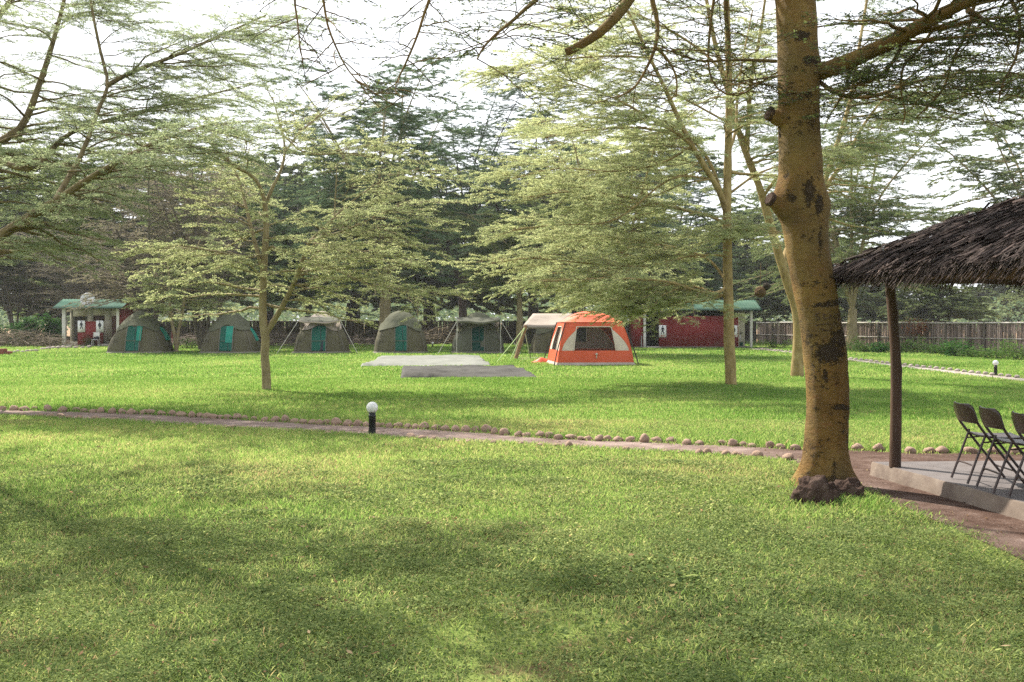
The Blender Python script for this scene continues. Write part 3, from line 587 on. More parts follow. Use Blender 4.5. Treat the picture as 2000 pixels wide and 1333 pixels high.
for sx in (-1, 1):
    for sy in (-1, 1):
        pm = MB(); pm.tube(smooth_path([(sx * (BW + .14), sy * (BW + .14), 0), (sx * (BW - .02), sy * (BW - .02), 0.62), (sx * (EW + .10), sy * (EW + .10), 1.40), (sx * (EW + .03), sy * (EW + .03), EH)], 12), 0.022, 6)
        pm.build('tent_pole', M['black_pole'], ot, True)
lg = MB(); c = wp(0, 0.02, 0.36, 0.02)   # small pale mark on the lower band
lg.ball(c + [0, 0, .07], 0.05, 10, 6); lg.box(c - [0, 0, .03], (.03, .02, .12)); lg.build('emblem', M['beige'], ot, True)
# guy: crumpled orange door flap lying on the grass by its corner
fb = MB(); o_ = G(1056, 709); V = np.zeros((12, 18, 3)); g = np.random.default_rng(3)
for i in range(12):
    for j in range(18):
        u, v = i / 11, j / 17; e = math.sin(PI * u) * math.sin(PI * v)
        V[i, j] = o_ + [-0.42 + 0.95 * v, -0.22 + 0.5 * u, 0.01 + e * (0.10 + 0.24 * vnoise(np.array([u * 3.3, v * 4.5, 2.0]), 1, 4))]
fb.grid(V.transpose(1, 0, 2)); tag(fb.build('fabric_bundle', M['orange'], None, True), 'crumpled orange fabric heap lying on grass beside the cabin tent', 'fabric')

# ---------------------------------------------------------------- tan shelter with leaning timber, next to the orange tent
ct = G(1060, 701); sh = empty('canopy_shelter', ct, 0, 'tan canvas shelter with sloping roof and one leaning timber prop', 'shelter')
L_ = lambda px, py, d: W(px, py, d) - ct
A0, A1, A2, A3 = L_(1022, 636, 45.2), L_(1085, 637, 45.0), L_(1120, 613, 46.6), L_(1041, 613, 46.8)
B0, B1 = L_(1046, 634, 48.6), L_(1120, 634, 48.6)
def bil(a, b, c, d, n, m, sag): return np.array([[(a * (1 - u) + b * u) * (1 - v) + (d * (1 - u) + c * u) * v - [0, 0, sag * math.sin(PI * u) * math.sin(PI * v)] for u in np.linspace(0, 1, n)] for v in np.linspace(0, 1, m)])
rb = MB(); rb.grid(bil(A0, A1, A2, A3, 12, 8, 0.07)); rb.grid(bil(A3, A2, B1, B0, 12, 6, 0.05)); rb.build('canopy_roof', M['canvas_tan'], sh, True, solid=0.012)
vb = MB(); e0 = np.array([A0 * (1 - t) + A1 * t for t in np.linspace(0, 1, 12)]); vb.grid(np.array([e0 - [0, 0.01, 0.01], e0 - [0, 0.03, 0.14 ]])); vb.build('canopy_edge', M['canvas_seam'], sh, True, solid=0.012)
pb = MB(); pb.bar(L_(1007, 702, 45.0) * [1, 1, 0], A0 + [0.12, 0, 0], 0.085, 8); pb.build('timber_prop', M['timber'], sh, True)
for a_, b_, mt in (((1024, 641, 45.1), (969, 709, 41.2), 'rope_green'), ((1025, 641, 45.1), (996, 704, 44), 'rope_green'), ((1024, 641, 45.1), (1034, 692, 52), 'rope'), ((1030, 641, 45.1), (1000, 700, 46.5), 'rope')):
    gm = MB(); e_ = L_(*b_); e_[2] = 0; gm.bar(L_(*a_), e_, 0.017, 4); gm.build('guy_line', M[mt], sh)
for px_ in (1036, 1075):
    pm = MB(); f_ = L_(px_, 702, 45.3); f_[2] = 0; pm.bar(f_, L_(px_ + (-6 if px_ < 1050 else 4), 638, 45.15), 0.02, 6); pm.build('tent_pole', M['black_pole'], sh, True)
gs = MB(); gs.grid(bil(G(1008, 704) - ct + [0, 0, .02], G(1100, 704) - ct + [0, 0, .02], G(1100, 698.5) - ct + [0, 0, .02], G(1012, 698.5) - ct + [0, 0, .02], 10, 4, 0)); gs.build('ground_sheet', M['tarp_white'], sh, True)

# ---------------------------------------------------------------- tarpaulins on the lawn
def tarp(name, corners, mat, label, seed):
    c = [G(*q) for q in corners]; keep_free([v[:2] for v in c]); n, m_ = 110, 44
    V = bil(*c, n, m_, 0); N = V.reshape(-1, 3)
    hgt = 0.03 + 0.34 * np.clip(fbm(N * [0.30, 1.2, 1], 1.3, seed, 4) - 0.44, 0, 1) + .05 * np.clip(fbm(N * [.8, 2.5, 1], 2.2, seed + 3, 2) - .5, 0, 1)
    edge = np.zeros((m_, n)); edge[0] = edge[-1] = 1; edge[:, 0] = edge[:, -1] = 1
    N[:, 2] = np.where(edge.ravel() > 0, 0.006, hgt); N[:, 0] += (fbm(N, 0.8, seed + 9, 2) - .5) * 0.25; N[:, 1] += (fbm(N, 0.8, seed + 19, 2) - .5) * 0.5 + (fbm(N, 4.0, seed + 23, 2) - .5) * .16
    mb = MB(); mb.grid(V); return tag(mb.build(name, M[mat], None, True), label, 'tarpaulin')
tarp('tarpaulin', [(706, 717), (958, 715), (936, 699), (742, 699)], 'tarp_white', 'pale grey tarpaulin spread flat on the lawn before the closed dome tent', 2)
tarp('tarpaulin', [(784, 739), (1054, 738), (1000, 719), (790, 720)], 'tarp_grey', 'dark grey tarpaulin spread on the lawn, the one nearer the path', 8)

# ---------------------------------------------------------------- toilet huts
def corrugated(V0, V1, V2, V3, n=90, amp=0.022):
    """a roof sheet V0..V1 along the eave, V3..V2 along the ridge, with ribs"""
    V0, V1, V2, V3 = map(np.asarray, (V0, V1, V2, V3)); nn = np.cross(V1 - V0, V3 - V0); nn = nn / np.linalg.norm(nn); rows = []
    for v in (0, 0.33, 0.66, 1):
        rows.append([(V0 * (1 - u) + V1 * u) * (1 - v) + (V3 * (1 - u) + V2 * u) * v + nn * amp * math.sin(u * n * 2.2) for u in np.linspace(0, 1, n)])
    return np.array(rows)
def person_sign(name, label, woman, arrow, wdt=0.5, hgt=0.78, rev=False):
    s = empty(name, (0, 0, 0), 0, label, 'sign', 'toilet signs'); b_ = MB(); b_.box((0, 0, 0), (wdt, 0.016, hgt)); b_.build('sign_board', M['sign_white'], s)
    f = MB(); y0, y1 = -0.013, -0.009; k_ = hgt / 0.78; sc = lambda P: [(x * k_, z * k_ + 0.07) for x, z in P]
    a = np.linspace(0, 2 * PI, 15)[:-1]; f.prism(sc([(0.045 * math.cos(t), 0.235 + 0.05 * math.sin(t)) for t in a]), y0, y1, 'y')
    if woman: body = [(-.055, .17), (.055, .17), (.135, -.01), (.105, -.025), (.055, .08), (.10, -.10), (.045, -.10), (.045, -.26), (.008, -.26), (.008, -.10), (-.008, -.10), (-.008, -.26), (-.045, -.26), (-.045, -.10), (-.10, -.10), (-.055, .08), (-.105, -.025), (-.135, -.01)]
    else: body = [(-.07, .17), (.07, .17), (.13, .0), (.10, -.015), (.06, .09), (.055, -.03), (.10, -.25), (.06, -.26), (.0, -.07), (-.06, -.26), (-.10, -.25), (-.055, -.03), (-.06, .09), (-.10, -.015), (-.13, .0)]
    f.prism(sc(body), y0 - 0.003, y1 + 0.001, 'y'); f.build('pictogram', M['ink'], s)
    if arrow:
        f2 = MB(); P = [(-.15, -.305), (-.08, -.26), (-.08, -.285), (.14, -.285), (.14, -.325), (-.08, -.325), (-.08, -.35)]
        if rev: P = [(-x, z) for x, z in P]
        f2.prism([(x * k_, z * k_) for x, z in P], y0 - 0.002, y1, 'y'); f2.build('arrow', M['ink_red'], s)
    return s
# hut with the dish
X = lambda px, d=69.0: (px - 1000) / F * d
hx0, hx1, Y0 = X(122), X(233), 69.0
h1 = empty('toilet_hut', ((hx0 + hx1) / 2, Y0, 0), 0, 'small cream and red toilet hut with green tin roof carrying a white dish', 'hut', 'toilet huts')
o1 = np.array([(hx0 + hx1) / 2, Y0, 0]); xl, xr = hx0 - o1[0], hx1 - o1[0]; keep_free([(hx0, Y0 - .4), (hx1 + .6, Y0 - .4), (hx1 + .6, Y0 + 3), (hx0, Y0 + 3)])
mb = MB(); mb.bx(xl, xl + .9, 1.05, 1.2, 0.12, 0.3); mb.build('wall', M['plaster_cream'], h1)
mb = MB()
for a_, b_, z0, z1 in ((128.5, 157, 2.02, 2.56), (157, 168.5, .12, 2.56), (168.5, 191, .12, 1.72), (168.5, 191, 2.08, 2.56), (191, 205, .12, 2.56), (205, 228.5, 2.06, 2.56)):
    mb.bx(X(a_) - o1[0], X(b_) - o1[0], 1.15, 1.27, z0, z1)
mb.build('wall', M['plaster_cream'], h1)
mb = MB(); mb.bx(xr - .10, xr + .02, -.05, 2.45, .0, 2.52); mb.prism([(-.05, 2.52), (2.45, 2.52), (1.2, 3.08)], xr - .10, xr + .02, 'x'); mb.build('wall', M['plaster_red'], h1)
mb = MB(); mb.bx(xl, xl + .12, 1.2, 2.45, 0, 2.52); mb.prism([(1.2, 2.52), (2.45, 2.52), (1.2, 3.08)], xl, xl + .12, 'x'); mb.bx(xl + .12, xr - .1, 2.35, 2.47, 0, 2.5); mb.build('wall', M['plaster_cream'], h1)
mb = MB(); mb.bx(xl, xr - .12, -.02, 2.3, 0, .10); mb.build('floor_slab', M['plinth'], h1)
mb = MB(); mb.bx(X(152) - o1[0], X(201) - o1[0], -.03, .09, .10, 1.68); mb.build('partition_wall', M['plaster_red'], h1)
for a_, b_ in ((122, 129), (228, 233.5)):
    mb = MB(); mb.bx(X(a_) - o1[0], X(b_) - o1[0], -.09, .13, 0.0, 2.56); mb.build('post', M['plaster_white'], h1, bevel=0.012)
mb = MB(); mb.bx(X(206) - o1[0], X(228) - o1[0], 1.13, 1.18, .12, 2.06); d_ = mb.build('door', M['door_wood'], h1); mb = MB(); mb.ball((X(208) - o1[0], 1.10, 1.05), .035, 10, 6); mb.build('handle', M['steel'], d_)
mb = MB(); mb.bx(X(130) - o1[0], X(143) - o1[0], 1.28, 1.31, .12, 2.02); mb.build('door', M['interior_shade'], h1)  # dark panel standing for the shaded inside of the open doorway
mb = MB(); mb.bx(X(169) - o1[0], X(190.5) - o1[0], 1.19, 1.22, 1.74, 2.06); w_ = mb.build('window', M['window_dark'], h1); mb = MB(); mb.bx(X(179) - o1[0], X(180.5) - o1[0], 1.165, 1.188, 1.74, 2.06); mb.build('window_frame', M['door_wood'], w_)
for a_, b_, z_ in ((126, 152, .15), (201, 215, .17)):
    mb = MB(); mb.bx(X(a_) - o1[0], X(b_) - o1[0], -.35, -.10, 0, z_); mb.build('step', M['step'], h1, bevel=.01)
el, er = X(108) - o1[0], X(238.5) - o1[0]
mb = MB(); mb.grid(corrugated((el, -.5, 2.56), (er + .18, -.5, 2.56), (er + .18, 1.2, 3.20), (el, 1.2, 3.20), 64)); mb.grid(corrugated((er + .18, 2.9, 2.56), (el, 2.9, 2.56), (el, 1.2, 3.20), (er + .18, 1.2, 3.20), 64))
mb.build('roof', M['tin_green'], h1, True, solid=0.012)
mb = MB(); mb.prism([(-.44, 2.50), (-.44, 2.545), (1.2, 3.165), (2.84, 2.545), (2.84, 2.50), (1.2, 3.10)], xr + .04, xr + .10, 'x'); mb.build('bargeboard', M['door_wood'], h1)
s1 = person_sign('toilet_sign', 'white sign with black man figure on the dish hut, beside its dark open doorway', False, False); s1.location = (X(159.7), Y0 - .055, 1.34)
s2 = person_sign('toilet_sign', 'white sign with black woman figure on the dish hut, above the spindly white chair', True, False); s2.location = (X(195.5), Y0 - .055, 1.34)
# dish on its arm
dc = np.array([X(172, 68.2), 68.15, 1.65 + 43 / F * 68.2]); dd = empty('satellite_dish', dc, 0, 'round white satellite dish on the green roof edge of the toilet hut', 'dish')
rot = Vector((0.10, -1, 0.38)).to_track_quat('Z', 'Y').to_matrix()
mb = MB(); mb.lathe([(0.001, 0.0)] + [(0.45 * t, 0.09 * t * t) for t in np.linspace(.1, 1, 9)] + [(0.46, 0.085), (0.45, 0.075)], sides=36); mb.V = [v @ np.array(rot).T.astype(np.float32) for v in mb.V]; mb.build('reflector', M['dish'], dd, True, solid=0.01)
mb = MB(); r3 = np.array(rot); mb.bar(r3 @ [0, -.44, .06], r3 @ [0, -.20, .46], .018, 6); mb.build('feed_arm', M['steel'], dd, True)
mb = MB(); mb.ball(r3 @ [0, -.19, .47], .065, 12, 8); mb.build('feed_horn', M['dish'], dd, True)
mb = MB(); mb.bar((0, .06, 0), (0, .30, -.50), .03, 8); mb.bar((0, .30, -.50), (0.02, .38, -.66), .03, 8); mb.bar((0, .1, -.2), (.25, .45, -.6), .015, 6); mb.build('mast', M['steel'], dd, True)
mb = MB(); ar = [(-.13, .012), (.10, .012), (.10, .035), (.17, 0), (.10, -.035), (.10, -.012), (-.13, -.012)]
pv = np.array([[x + .02, z + .22, 0.05 + 0.012] for x, z in ar]) @ r3.T; mb.add(pv, _ears(np.array(ar))); mb.build('arrow_mark', M['ink'], dd, solid=0.006)

# spindly white chair and a dark pot plant before the dish hut
wc = empty('garden_chair', (X(196.5), 68.2, 0), R(8), 'spindly white metal chair with dark things on its seat, by the toilet hut', 'chair')
mb = MB(); mb.box((0, 0, .46), (.44, .42, .03)); mb.build('seat', M['white_pole'], wc, bevel=.008)
mb = MB(); mb.box((0, .21, .80), (.42, .025, .30), rot=Matrix.Rotation(R(-8), 3, 'X')); mb.build('backrest', M['white_pole'], wc, bevel=.008)
for sx in (-1, 1):
    for sy in (-1, 1):
        mb = MB(); mb.bar((sx * .21, sy * .20, 0), (sx * .19, sy * .18, .95 if sy > 0 else .45), .018, 6); mb.build('leg', M['white_pole'], wc, True)
mb = MB(); mb.box((-.05, -.02, .53), (.26, .2, .11), rz=.4); mb.box((.1, .02, .60), (.14, .16, .16), rz=-.3); tag(mb.build('dark_bag', M['ink'], None, bevel=.03, origin=(0, 0, 0)), 'dark bundled bag lying on the spindly white chair', 'bag').location = wc.location

# long red hut
Y2 = 64.7; X2 = lambda px: (px - 1000) / F * Y2; o2 = np.array([X2(1355), Y2, 0]); q = lambda px: X2(px) - o2[0]
h2 = empty('toilet_hut', o2, 0, 'long dark red toilet hut with green roof, partly behind the pale straight trunk', 'hut', 'toilet huts')
keep_free([(X2(1236), Y2 - .3), (X2(1470), Y2 - .3), (X2(1470), Y2 + 3), (X2(1236), Y2 + 3)])
mb = MB(); mb.bx(q(1287), q(1442), -.02, .12, .0, 2.02); mb.build('wall', M['plaster_red'], h2)
mb = MB(); mb.bx(q(1238), q(1257), .02, .14, 0, 2.36); mb.bx(q(1238), q(1240.5), .14, 2.6, 0, 2.36); mb.build('wall', M['plaster_red'], h2)
mb = MB(); mb.bx(q(1240.5), q(1466), 2.5, 2.62, 0, 2.36); mb.bx(q(1286), q(1288), .12, 2.5, 0, 2.0); mb.build('wall', M['interior_shade'], h2)
mb = MB(); mb.bx(q(1442), q(1444), .0, 2.5, 0, 2.36); mb.bx(q(1444), q(1466), 1.6, 1.7, 0, 2.36); mb.build('wall', M['plaster_cream'], h2)
mb = MB(); mb.bx(q(1240), q(1468), -.06, 2.5, 0, .09); mb.build('floor_slab', M['plinth'], h2)
for a_, b_ in ((1256.5, 1261.5), (1465, 1469.5)):
    mb = MB(); mb.bx(q(a_), q(b_), -.08, .12, 0, 2.36); mb.build('post', M['plaster_white'], h2, bevel=0.012)
mb = MB(); mb.bx(q(1240), q(1468), .0, .08, 2.30, 2.42); mb.build('beam', M['interior_shade'], h2)
mb = MB(); mb.bx(q(1263), q(1284), 1.3, 1.36, .1, 2.1); mb.build('door', M['interior_shade'], h2)  # no door leaf: dark panel painted as shade in the opening
mb = MB(); mb.bx(q(1262), q(1288), -.45, -.10, 0, .10); mb.build('step', M['step'], h2)
mb = MB(); mb.grid(corrugated((q(1222), -.55, 2.38), (q(1485), -.55, 2.38), (q(1485), 1.3, 3.04), (q(1222), 1.3, 3.04), 140)); mb.grid(corrugated((q(1485), 3.1, 2.38), (q(1222), 3.1, 2.38), (q(1222), 1.3, 3.04), (q(1485), 1.3, 3.04), 140)); mb.build('roof', M['tin_green'], h2, True, solid=0.012)
mb = MB(); mb.bx(q(1238), q(1444), 2.62, 2.625, 0, .01); 
for k_, a_ in enumerate((1238.4, 1467.6)): mb.prism([(.1, 2.36), (2.55, 2.36), (1.3, 2.9)], q(a_) - .05, q(a_) + .05, 'x')
mb.build('gable', M['plaster_red'], h2)
mb = MB(); mb.lathe([(.001, .0), (.14, .01), (.22, .12), (.235, .12)], (q(1455), 1.35, .86), 16); mb.box((q(1455), 1.42, .5), (.12, .12, .74)); mb.build('wash_basin', M['plaster_white'], h2, True)
mb = MB(); mb.lathe([(.001, .0), (.11, .0), (.15, .26), (.155, .26), (.15, .25)], (0, 0, 0), 16); bk = mb.build('bucket', M['bucket'], None, True); bk.location = (X2(1451), Y2 + .55, .095); tag(bk, 'green bucket under the wash basin of the long red hut', 'bucket')
s3 = person_sign('toilet_sign', 'white sign with black man and red arrow on the long red hut', False, True, .46, .76); s3.location = (X2(1294), Y2 - .045, 1.06)
s4 = person_sign('toilet_sign', 'white sign with black woman on the long red hut, cut by the pale trunk', True, True, .46, .74, True); s4.location = (X2(1433), Y2 - .045, 1.06)
mb = MB(); mb.bar((0, 0, 0), (0.02, 0, .78), .035, 8); mb.bar((0.02, 0, .72), (0.02, -.14, .70), .022, 8); sp_ = mb.build('standpipe', M['steel'], None, True); sp_.location = (X2(1251), Y2 - .35, 0); tag(sp_, 'short dark water standpipe in front of the long red hut', 'standpipe')

# big mesh dish on a red post
mdp = G(334, 676); md_ = empty('mesh_dish', mdp, 0, 'large black wire mesh dish on a thin red post behind the first tent', 'dish')
ring = [np.array([-.25 + 1.0 * math.cos(a), -.15 * math.cos(a), 2.45 + .78 * math.sin(a)]) for a in np.linspace(0, 2 * PI, 40)]
mb = MB(); mb.tube(ring, .028, 5, cap=False)
for a in np.linspace(0, 2 * PI, 13)[:-1]:
    e_ = np.array([-.25 + 1.0 * math.cos(a), -.15 * math.cos(a), 2.45 + .78 * math.sin(a)]); mb.tube(smooth_path([np.array([-.2, .45, 2.42]), (e_ + [-.2, .45, 2.42]) / 2 + [0, .15, 0], e_], 6), .012, 4)
mb.tube([np.array([-.23 + .55 * math.cos(a), .12, 2.44 + .42 * math.sin(a)]) for a in np.linspace(0, 2 * PI, 26)], .012, 4, cap=False); mb.build('dish_frame', M['black_pole'], md_, True)
mb = MB(); mb.bar((0, .3, 0), (-.05, .4, 2.3), .05, 8); mb.build('post', M['plaster_red'], md_, True)

# ---------------------------------------------------------------- fences
def fence(name, pts, h, spacing, mat, label, seed, rail=True, hole=0.0):
    g = np.random.default_rng(seed); pts = [np.array([*p_, 0.0]) for p_ in pts]; f = empty(name, pts[0], 0, label, 'fence', 'pole fences round the camp')
    pal = MB(); rl = MB(); ps = MB()
    for a_, b_ in zip(pts[:-1], pts[1:]):
        L = np.linalg.norm(b_ - a_); n = int(L / spacing); t_ = (b_ - a_) / L; nrm = np.array([-t_[1], t_[0], 0])
        for i in range(n):
            if g.random() < hole: continue
            p_ = a_ + t_ * (i + g.uniform(-.12, .12)) * spacing + nrm * g.normal(0, .02); r_ = spacing * (g.uniform(.58, .88) if mat == 'paling' else g.uniform(.62, .85)); p_ = p_ + nrm * (.03 if i % 2 else -.03)
            hh = h + g.normal(0, .045); tl = g.normal(0, .022)
            pal.tube([p_, p_ + t_ * tl * .6 + [0, 0, hh * .55], p_ + t_ * tl * 1.4 + nrm * g.normal(0, .02) + [0, 0, hh]], [r_, r_ * .97, r_ * .85], 5, rnd=g.random())
        for z_, rr, y_ in ((h * .985, .045, -.10), (h * .45, .025, .10)):
            m_ = max(3, int(L / 2.5)); rl.tube([a_ + (b_ - a_) * u + nrm * abs(y_) + [0, 0, z_ + g.normal(0, .02)] for u in np.linspace(0, 1, m_)], rr, 5)
        for u in np.arange(0, L, 2.8): ps = MB(); ps.bar(a_ + t_ * u + nrm * .13, a_ + t_ * u + nrm * .13 + [0, 0, h + .02], .06, 6); ps.build('fence_post', M['bark_grey'] if mat == 'paling' else M['bark_dark'], f, True, pts[0])
    o_ = pts[0]; pal.build('palings', M[mat], f, True, o_);
    if rail: rl.build('fence_rail', M['rail'] if mat == 'paling' else M['paling_dark'], f, True, o_)
    return f
fence('pole_fence', [((2150 - 1000) / F * 47.5, 47.5), (27.2, 54.0), (18.4, 76.8)], 1.60, 0.072, 'paling', 'weathered grey pole fence with pale top rail, weeds at its foot', 4)
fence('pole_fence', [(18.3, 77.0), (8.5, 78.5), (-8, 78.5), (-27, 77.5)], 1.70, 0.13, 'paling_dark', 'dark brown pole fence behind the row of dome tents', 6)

# ---------------------------------------------------------------- stones along the paths
def stone_mesh(seed, mat):
    g = np.random.default_rng(seed); nr, ns = 11, 16; V = []
    for i in range(nr):
        ph = PI * i / (nr - 1)
        V.append([(math.sin(ph) * math.cos(t), math.sin(ph) * math.sin(t), -math.cos(ph)) for t in np.arange(ns) * 2 * PI / ns])
    V = np.array(V); Q = V.reshape(-1, 3); s_ = 0.62 + 0.75 * fbm(Q, 1.1, seed, 2) + 0.16 * (fbm(Q, 3.2, seed + 7, 2) - .5)
    V = (Q * s_[:, None]).reshape(V.shape); mb = MB(); mb.grid(V[:, ::-1] if False else V, wrap=True); o_ = mb.build('path_stone', M[mat], None, True); me = o_.data; bpy.data.objects.remove(o_); return me
SM = [stone_mesh(100 + i, 'stone') for i in range(9)]; SP = [stone_mesh(200 + i, 'stone_pale') for i in range(5)]
ORD = ['first', 'second', 'third', 'fourth', 'fifth', 'sixth', 'seventh', 'eighth', 'ninth', 'tenth', 'eleventh', 'twelfth', 'thirteenth', 'fourteenth', 'fifteenth', 'sixteenth', 'seventeenth', 'eighteenth', 'nineteenth', 'twentieth'] + ['%d%s' % (n, {1: 'st', 2: 'nd', 3: 'rd'}.get(n % 10, 'th')) for n in range(21, 90)]
grs = np.random.default_rng(77)
def stone(px, py, wpx, hpx, label, group, pool=SM, sink=0.25):
    p_ = G(px, py); k_ = p_[1] / F; sx = wpx * k_ / 2; sz = hpx * k_ / 2
    o_ = bpy.data.objects.new('path_stone', pool[grs.integers(len(pool))]); COL.objects.link(o_)
    o_.scale = (sx * 1.12, (sx * .6 + sz * .5) * grs.uniform(.85, 1.1), sz * 1.30); o_.rotation_euler = (grs.normal(0, .12), grs.normal(0, .12), grs.uniform(-.6, .6) + (PI if grs.random() < .5 else 0))
    o_.location = (p_[0], p_[1] + sx * .5, sz * (1 - sink)); return tag(o_, label, 'stone', group)
# far edge of the near path: measured stones (x of centre, width, height in photo pixels)
far_st = [(5, 15, 9), (26, 16, 10), (46, 18, 9), (66, 13, 8), (92, 20, 12), (121, 18, 11), (147, 17, 9), (163, 14, 8), (181, 14, 8), (195, 15, 11), (219, 14, 11), (236, 15, 10), (255, 15, 11), (266, 9, 6), (279, 15, 10), (293, 16, 12), (314, 17, 10), (335, 17, 11), (353, 20, 10), (373, 15, 12), (389, 15, 9),
          (403, 16, 11), (417, 18, 11), (431, 13, 9), (445, 17, 10), (463, 16, 12), (478, 14, 9), (495, 11, 9), (517, 13, 10), (536, 17, 11), (556, 17, 14), (575, 15, 10), (591, 15, 11), (609, 14, 9), (623, 13, 10), (638, 15, 11), (657, 20, 15), (679, 21, 12), (698, 18, 12), (714, 13, 10),
          (737, 12, 10), (747, 12, 8), (760, 13, 10), (777, 19, 12), (796, 17, 10), (811, 15, 10), (829, 21, 14), (851, 19, 11), (870, 17, 11), (889, 17, 12), (911, 18, 13), (929, 18, 11), (950, 21, 18), (966, 15, 13), (985, 22, 15), (1012, 17, 12), (1029, 18, 10), (1055, 18, 14), (1073, 17, 13), (1090, 18, 12),
          (1115, 23, 12), (1134, 15, 9), (1150, 17, 9), (1170, 17, 14), (1188, 16, 11), (1208, 19, 10), (1233, 18, 12), (1259, 21, 17), (1284, 21, 11), (1311, 20, 12), (1342, 19, 12), (1367, 18, 9), (1412, 17, 11), (1432, 20, 15), (1452, 16, 10), (1470, 16, 8), (1504, 17, 15), (1526, 21, 10), (1555, 20, 11),
          (1677, 22, 13), (1718, 19, 15), (1780, 23, 13), (1818, 26, 11), (1843, 26, 13), (1897, 26, 14), (1945, 24, 13), (1985, 24, 13)]
fe = np.array([(p_[0], p_[1]) for p_ in FAR_EDGE])
for i, (x, wp_, hp_) in enumerate(far_st):
    y = np.interp(x, fe[:, 0], fe[:, 1]) + grs.normal(0, .7)
    size = 'big' if wp_ * hp_ > 260 else 'small' if wp_ * hp_ < 135 else 'rounded'; shp = 'tall' if hp_ / wp_ > .78 else 'flat' if hp_ / wp_ < .56 else 'brown'
    if x < 727: k_ = sum(1 for s_ in far_st if x <= s_[0] < 727); lab = '%s %s stone on the lawn edge of the path, %s left of the globe lamp' % (size, shp, ORD[k_ - 1])
    elif x < 1600: k_ = sum(1 for s_ in far_st if 727 <= s_[0] <= x); lab = '%s %s stone on the lawn edge of the path, %s right of the globe lamp' % (size, shp, ORD[k_ - 1])
    else: k_ = sum(1 for s_ in far_st if 1600 <= s_[0] <= x); lab = '%s %s stone past the big trunk, %s from it behind the thatched pavilion' % (size, shp, ORD[k_ - 1])
    stone(x, y, wp_ * .92, hp_ * .92, lab, 'stones along the lawn edge of the near path')
near_st = [(40, 812, 12, 5), (77, 813, 13, 5), (98, 815, 14, 6), (118, 814, 14, 6), (133, 817, 12, 6), (152, 818, 14, 6), (184, 820, 17, 7), (220, 822, 14, 6), (262, 825, 14, 4), (298, 828, 12, 4), (347, 831, 13, 4), (380, 833, 12, 4), (443, 836, 13, 5), (455, 836, 10, 5), (560, 843, 12, 4), (640, 848, 12, 5),
           (802, 857, 17, 9), (823, 859, 15, 8), (846, 861, 13, 7), (868, 863, 14, 5), (893, 865, 13, 5), (914, 866, 12, 7), (942, 867, 12, 5), (963, 868, 13, 7), (1018, 870, 13, 6), (1055, 872, 15, 6), (1088, 873, 14, 6), (1111, 874, 15, 10), (1223, 880, 16, 7), (1300, 884, 14, 5), (1332, 886, 14, 5), (1366, 888, 16, 9), (1381, 888, 15, 10), (1419, 891, 21, 9), (1438, 892, 18, 8), (1480, 894, 24, 11), (1540, 898, 24, 11)]
for i, (x, y, wp_, hp_) in enumerate(near_st):
    if x < 727: k_ = sum(1 for s_ in near_st if x <= s_[0] < 727); lab = 'half buried stone on the clover edge of the path, %s left of the globe lamp' % ORD[k_ - 1]
    else: k_ = sum(1 for s_ in near_st if 727 <= s_[0] <= x); lab = 'half buried stone on the clover edge of the path, %s right of the globe lamp' % ORD[k_ - 1]
    stone(x, y + 1, wp_, hp_ * 1.3, lab, 'half buried stones along the clover edge of the path', sink=0.45)
p2 = np.array([(1478, 681), (1530, 686), (1590, 693), (1650, 700), (1740, 711), (1850, 723), (1944, 734), (2000, 740)], float)
x = 1484; lst = []
while x < 2000: lst.append(x); x += 6 + 10 * (x - 1480) / 520 + grs.uniform(-1, 1.5)
for i, x in enumerate(lst):
    y = np.interp(x, p2[:, 0], p2[:, 1]); s_ = 4.6 + 6.6 * (x - 1480) / 520
    stone(x, y + .5, s_, s_ * .55, 'pale stone edging the gravel path by the fence, %s from the long red hut' % ORD[i], 'pale stones along the gravel path by the fence', SP)
for i, (x, y, wp_) in enumerate([(8, 690, 8), (17, 689, 7), (26, 690, 7), (34, 688, 8), (43, 689, 7), (52, 688, 8), (60, 687, 7), (70, 687, 9), (82, 684, 9), (92, 683, 9), (102, 682, 9), (113, 682, 10), (123, 681, 9), (134, 681, 10), (147, 681, 8), (160, 681, 8), (173, 680, 9)]):
    stone(x, y, wp_, wp_ * .55, 'pale border stone by the dish hut, %s from the bricks at the corner' % ORD[i], 'pale border stones in front of the dish hut', SP)
bb = empty('brick_pile', G(2, 693), .3, 'low pile of red-brown bricks at the end of the stone border', 'bricks'); 
for k_, c_ in enumerate(((0, 0, .09), (.35, .1, .09), (-.35, -.05, .09), (.1, .05, .23))):
    mb = MB(); mb.box(c_, (.33, .24, .14), rz=.1 * k_); mb.build('brick', M['brick'], bb, bevel=.01)

# ---------------------------------------------------------------- garden lamps
def lamp(px, py, hpx, label, globe=True, white=False):
    p_ = G(px, py); H = hpx * p_[1] / F; l_ = empty('garden_lamp', p_, 0, label, 'lamp', 'garden lamps along the paths'); g_ = 0.085 * H / .48 if globe else .07 * H / .4
    mb = MB(); ph = H - 1.75 * g_; r_ = g_ * .60; mb.lathe([(r_ * 1.02, 0), (r_ * 1.02, ph * .80), (r_ * 1.08, ph * .80), (r_ * 1.08, ph * .86), (r_ * .98, ph * .86), (r_ * .98, ph), (.001, ph)], sides=18); mb.build('lamp_post', M['lamp_black'] if not white else M['plaster_white'], l_, True)
    mb = MB(); mb.ball((0, 0, H - g_), g_, 24, 14); mb.build('lamp_globe', M['globe'], l_, True)
    mb = MB(); mb.lathe([(r_ * .9, ph - .002), (r_ * .9, ph + .03 * H), (.001, ph + .03 * H)], sides=16); mb.build('lamp_collar', M['steel'], l_, True); return l_
lamp(727, 849, 64, 'white globe garden lamp on black post standing beside the stone-lined path')
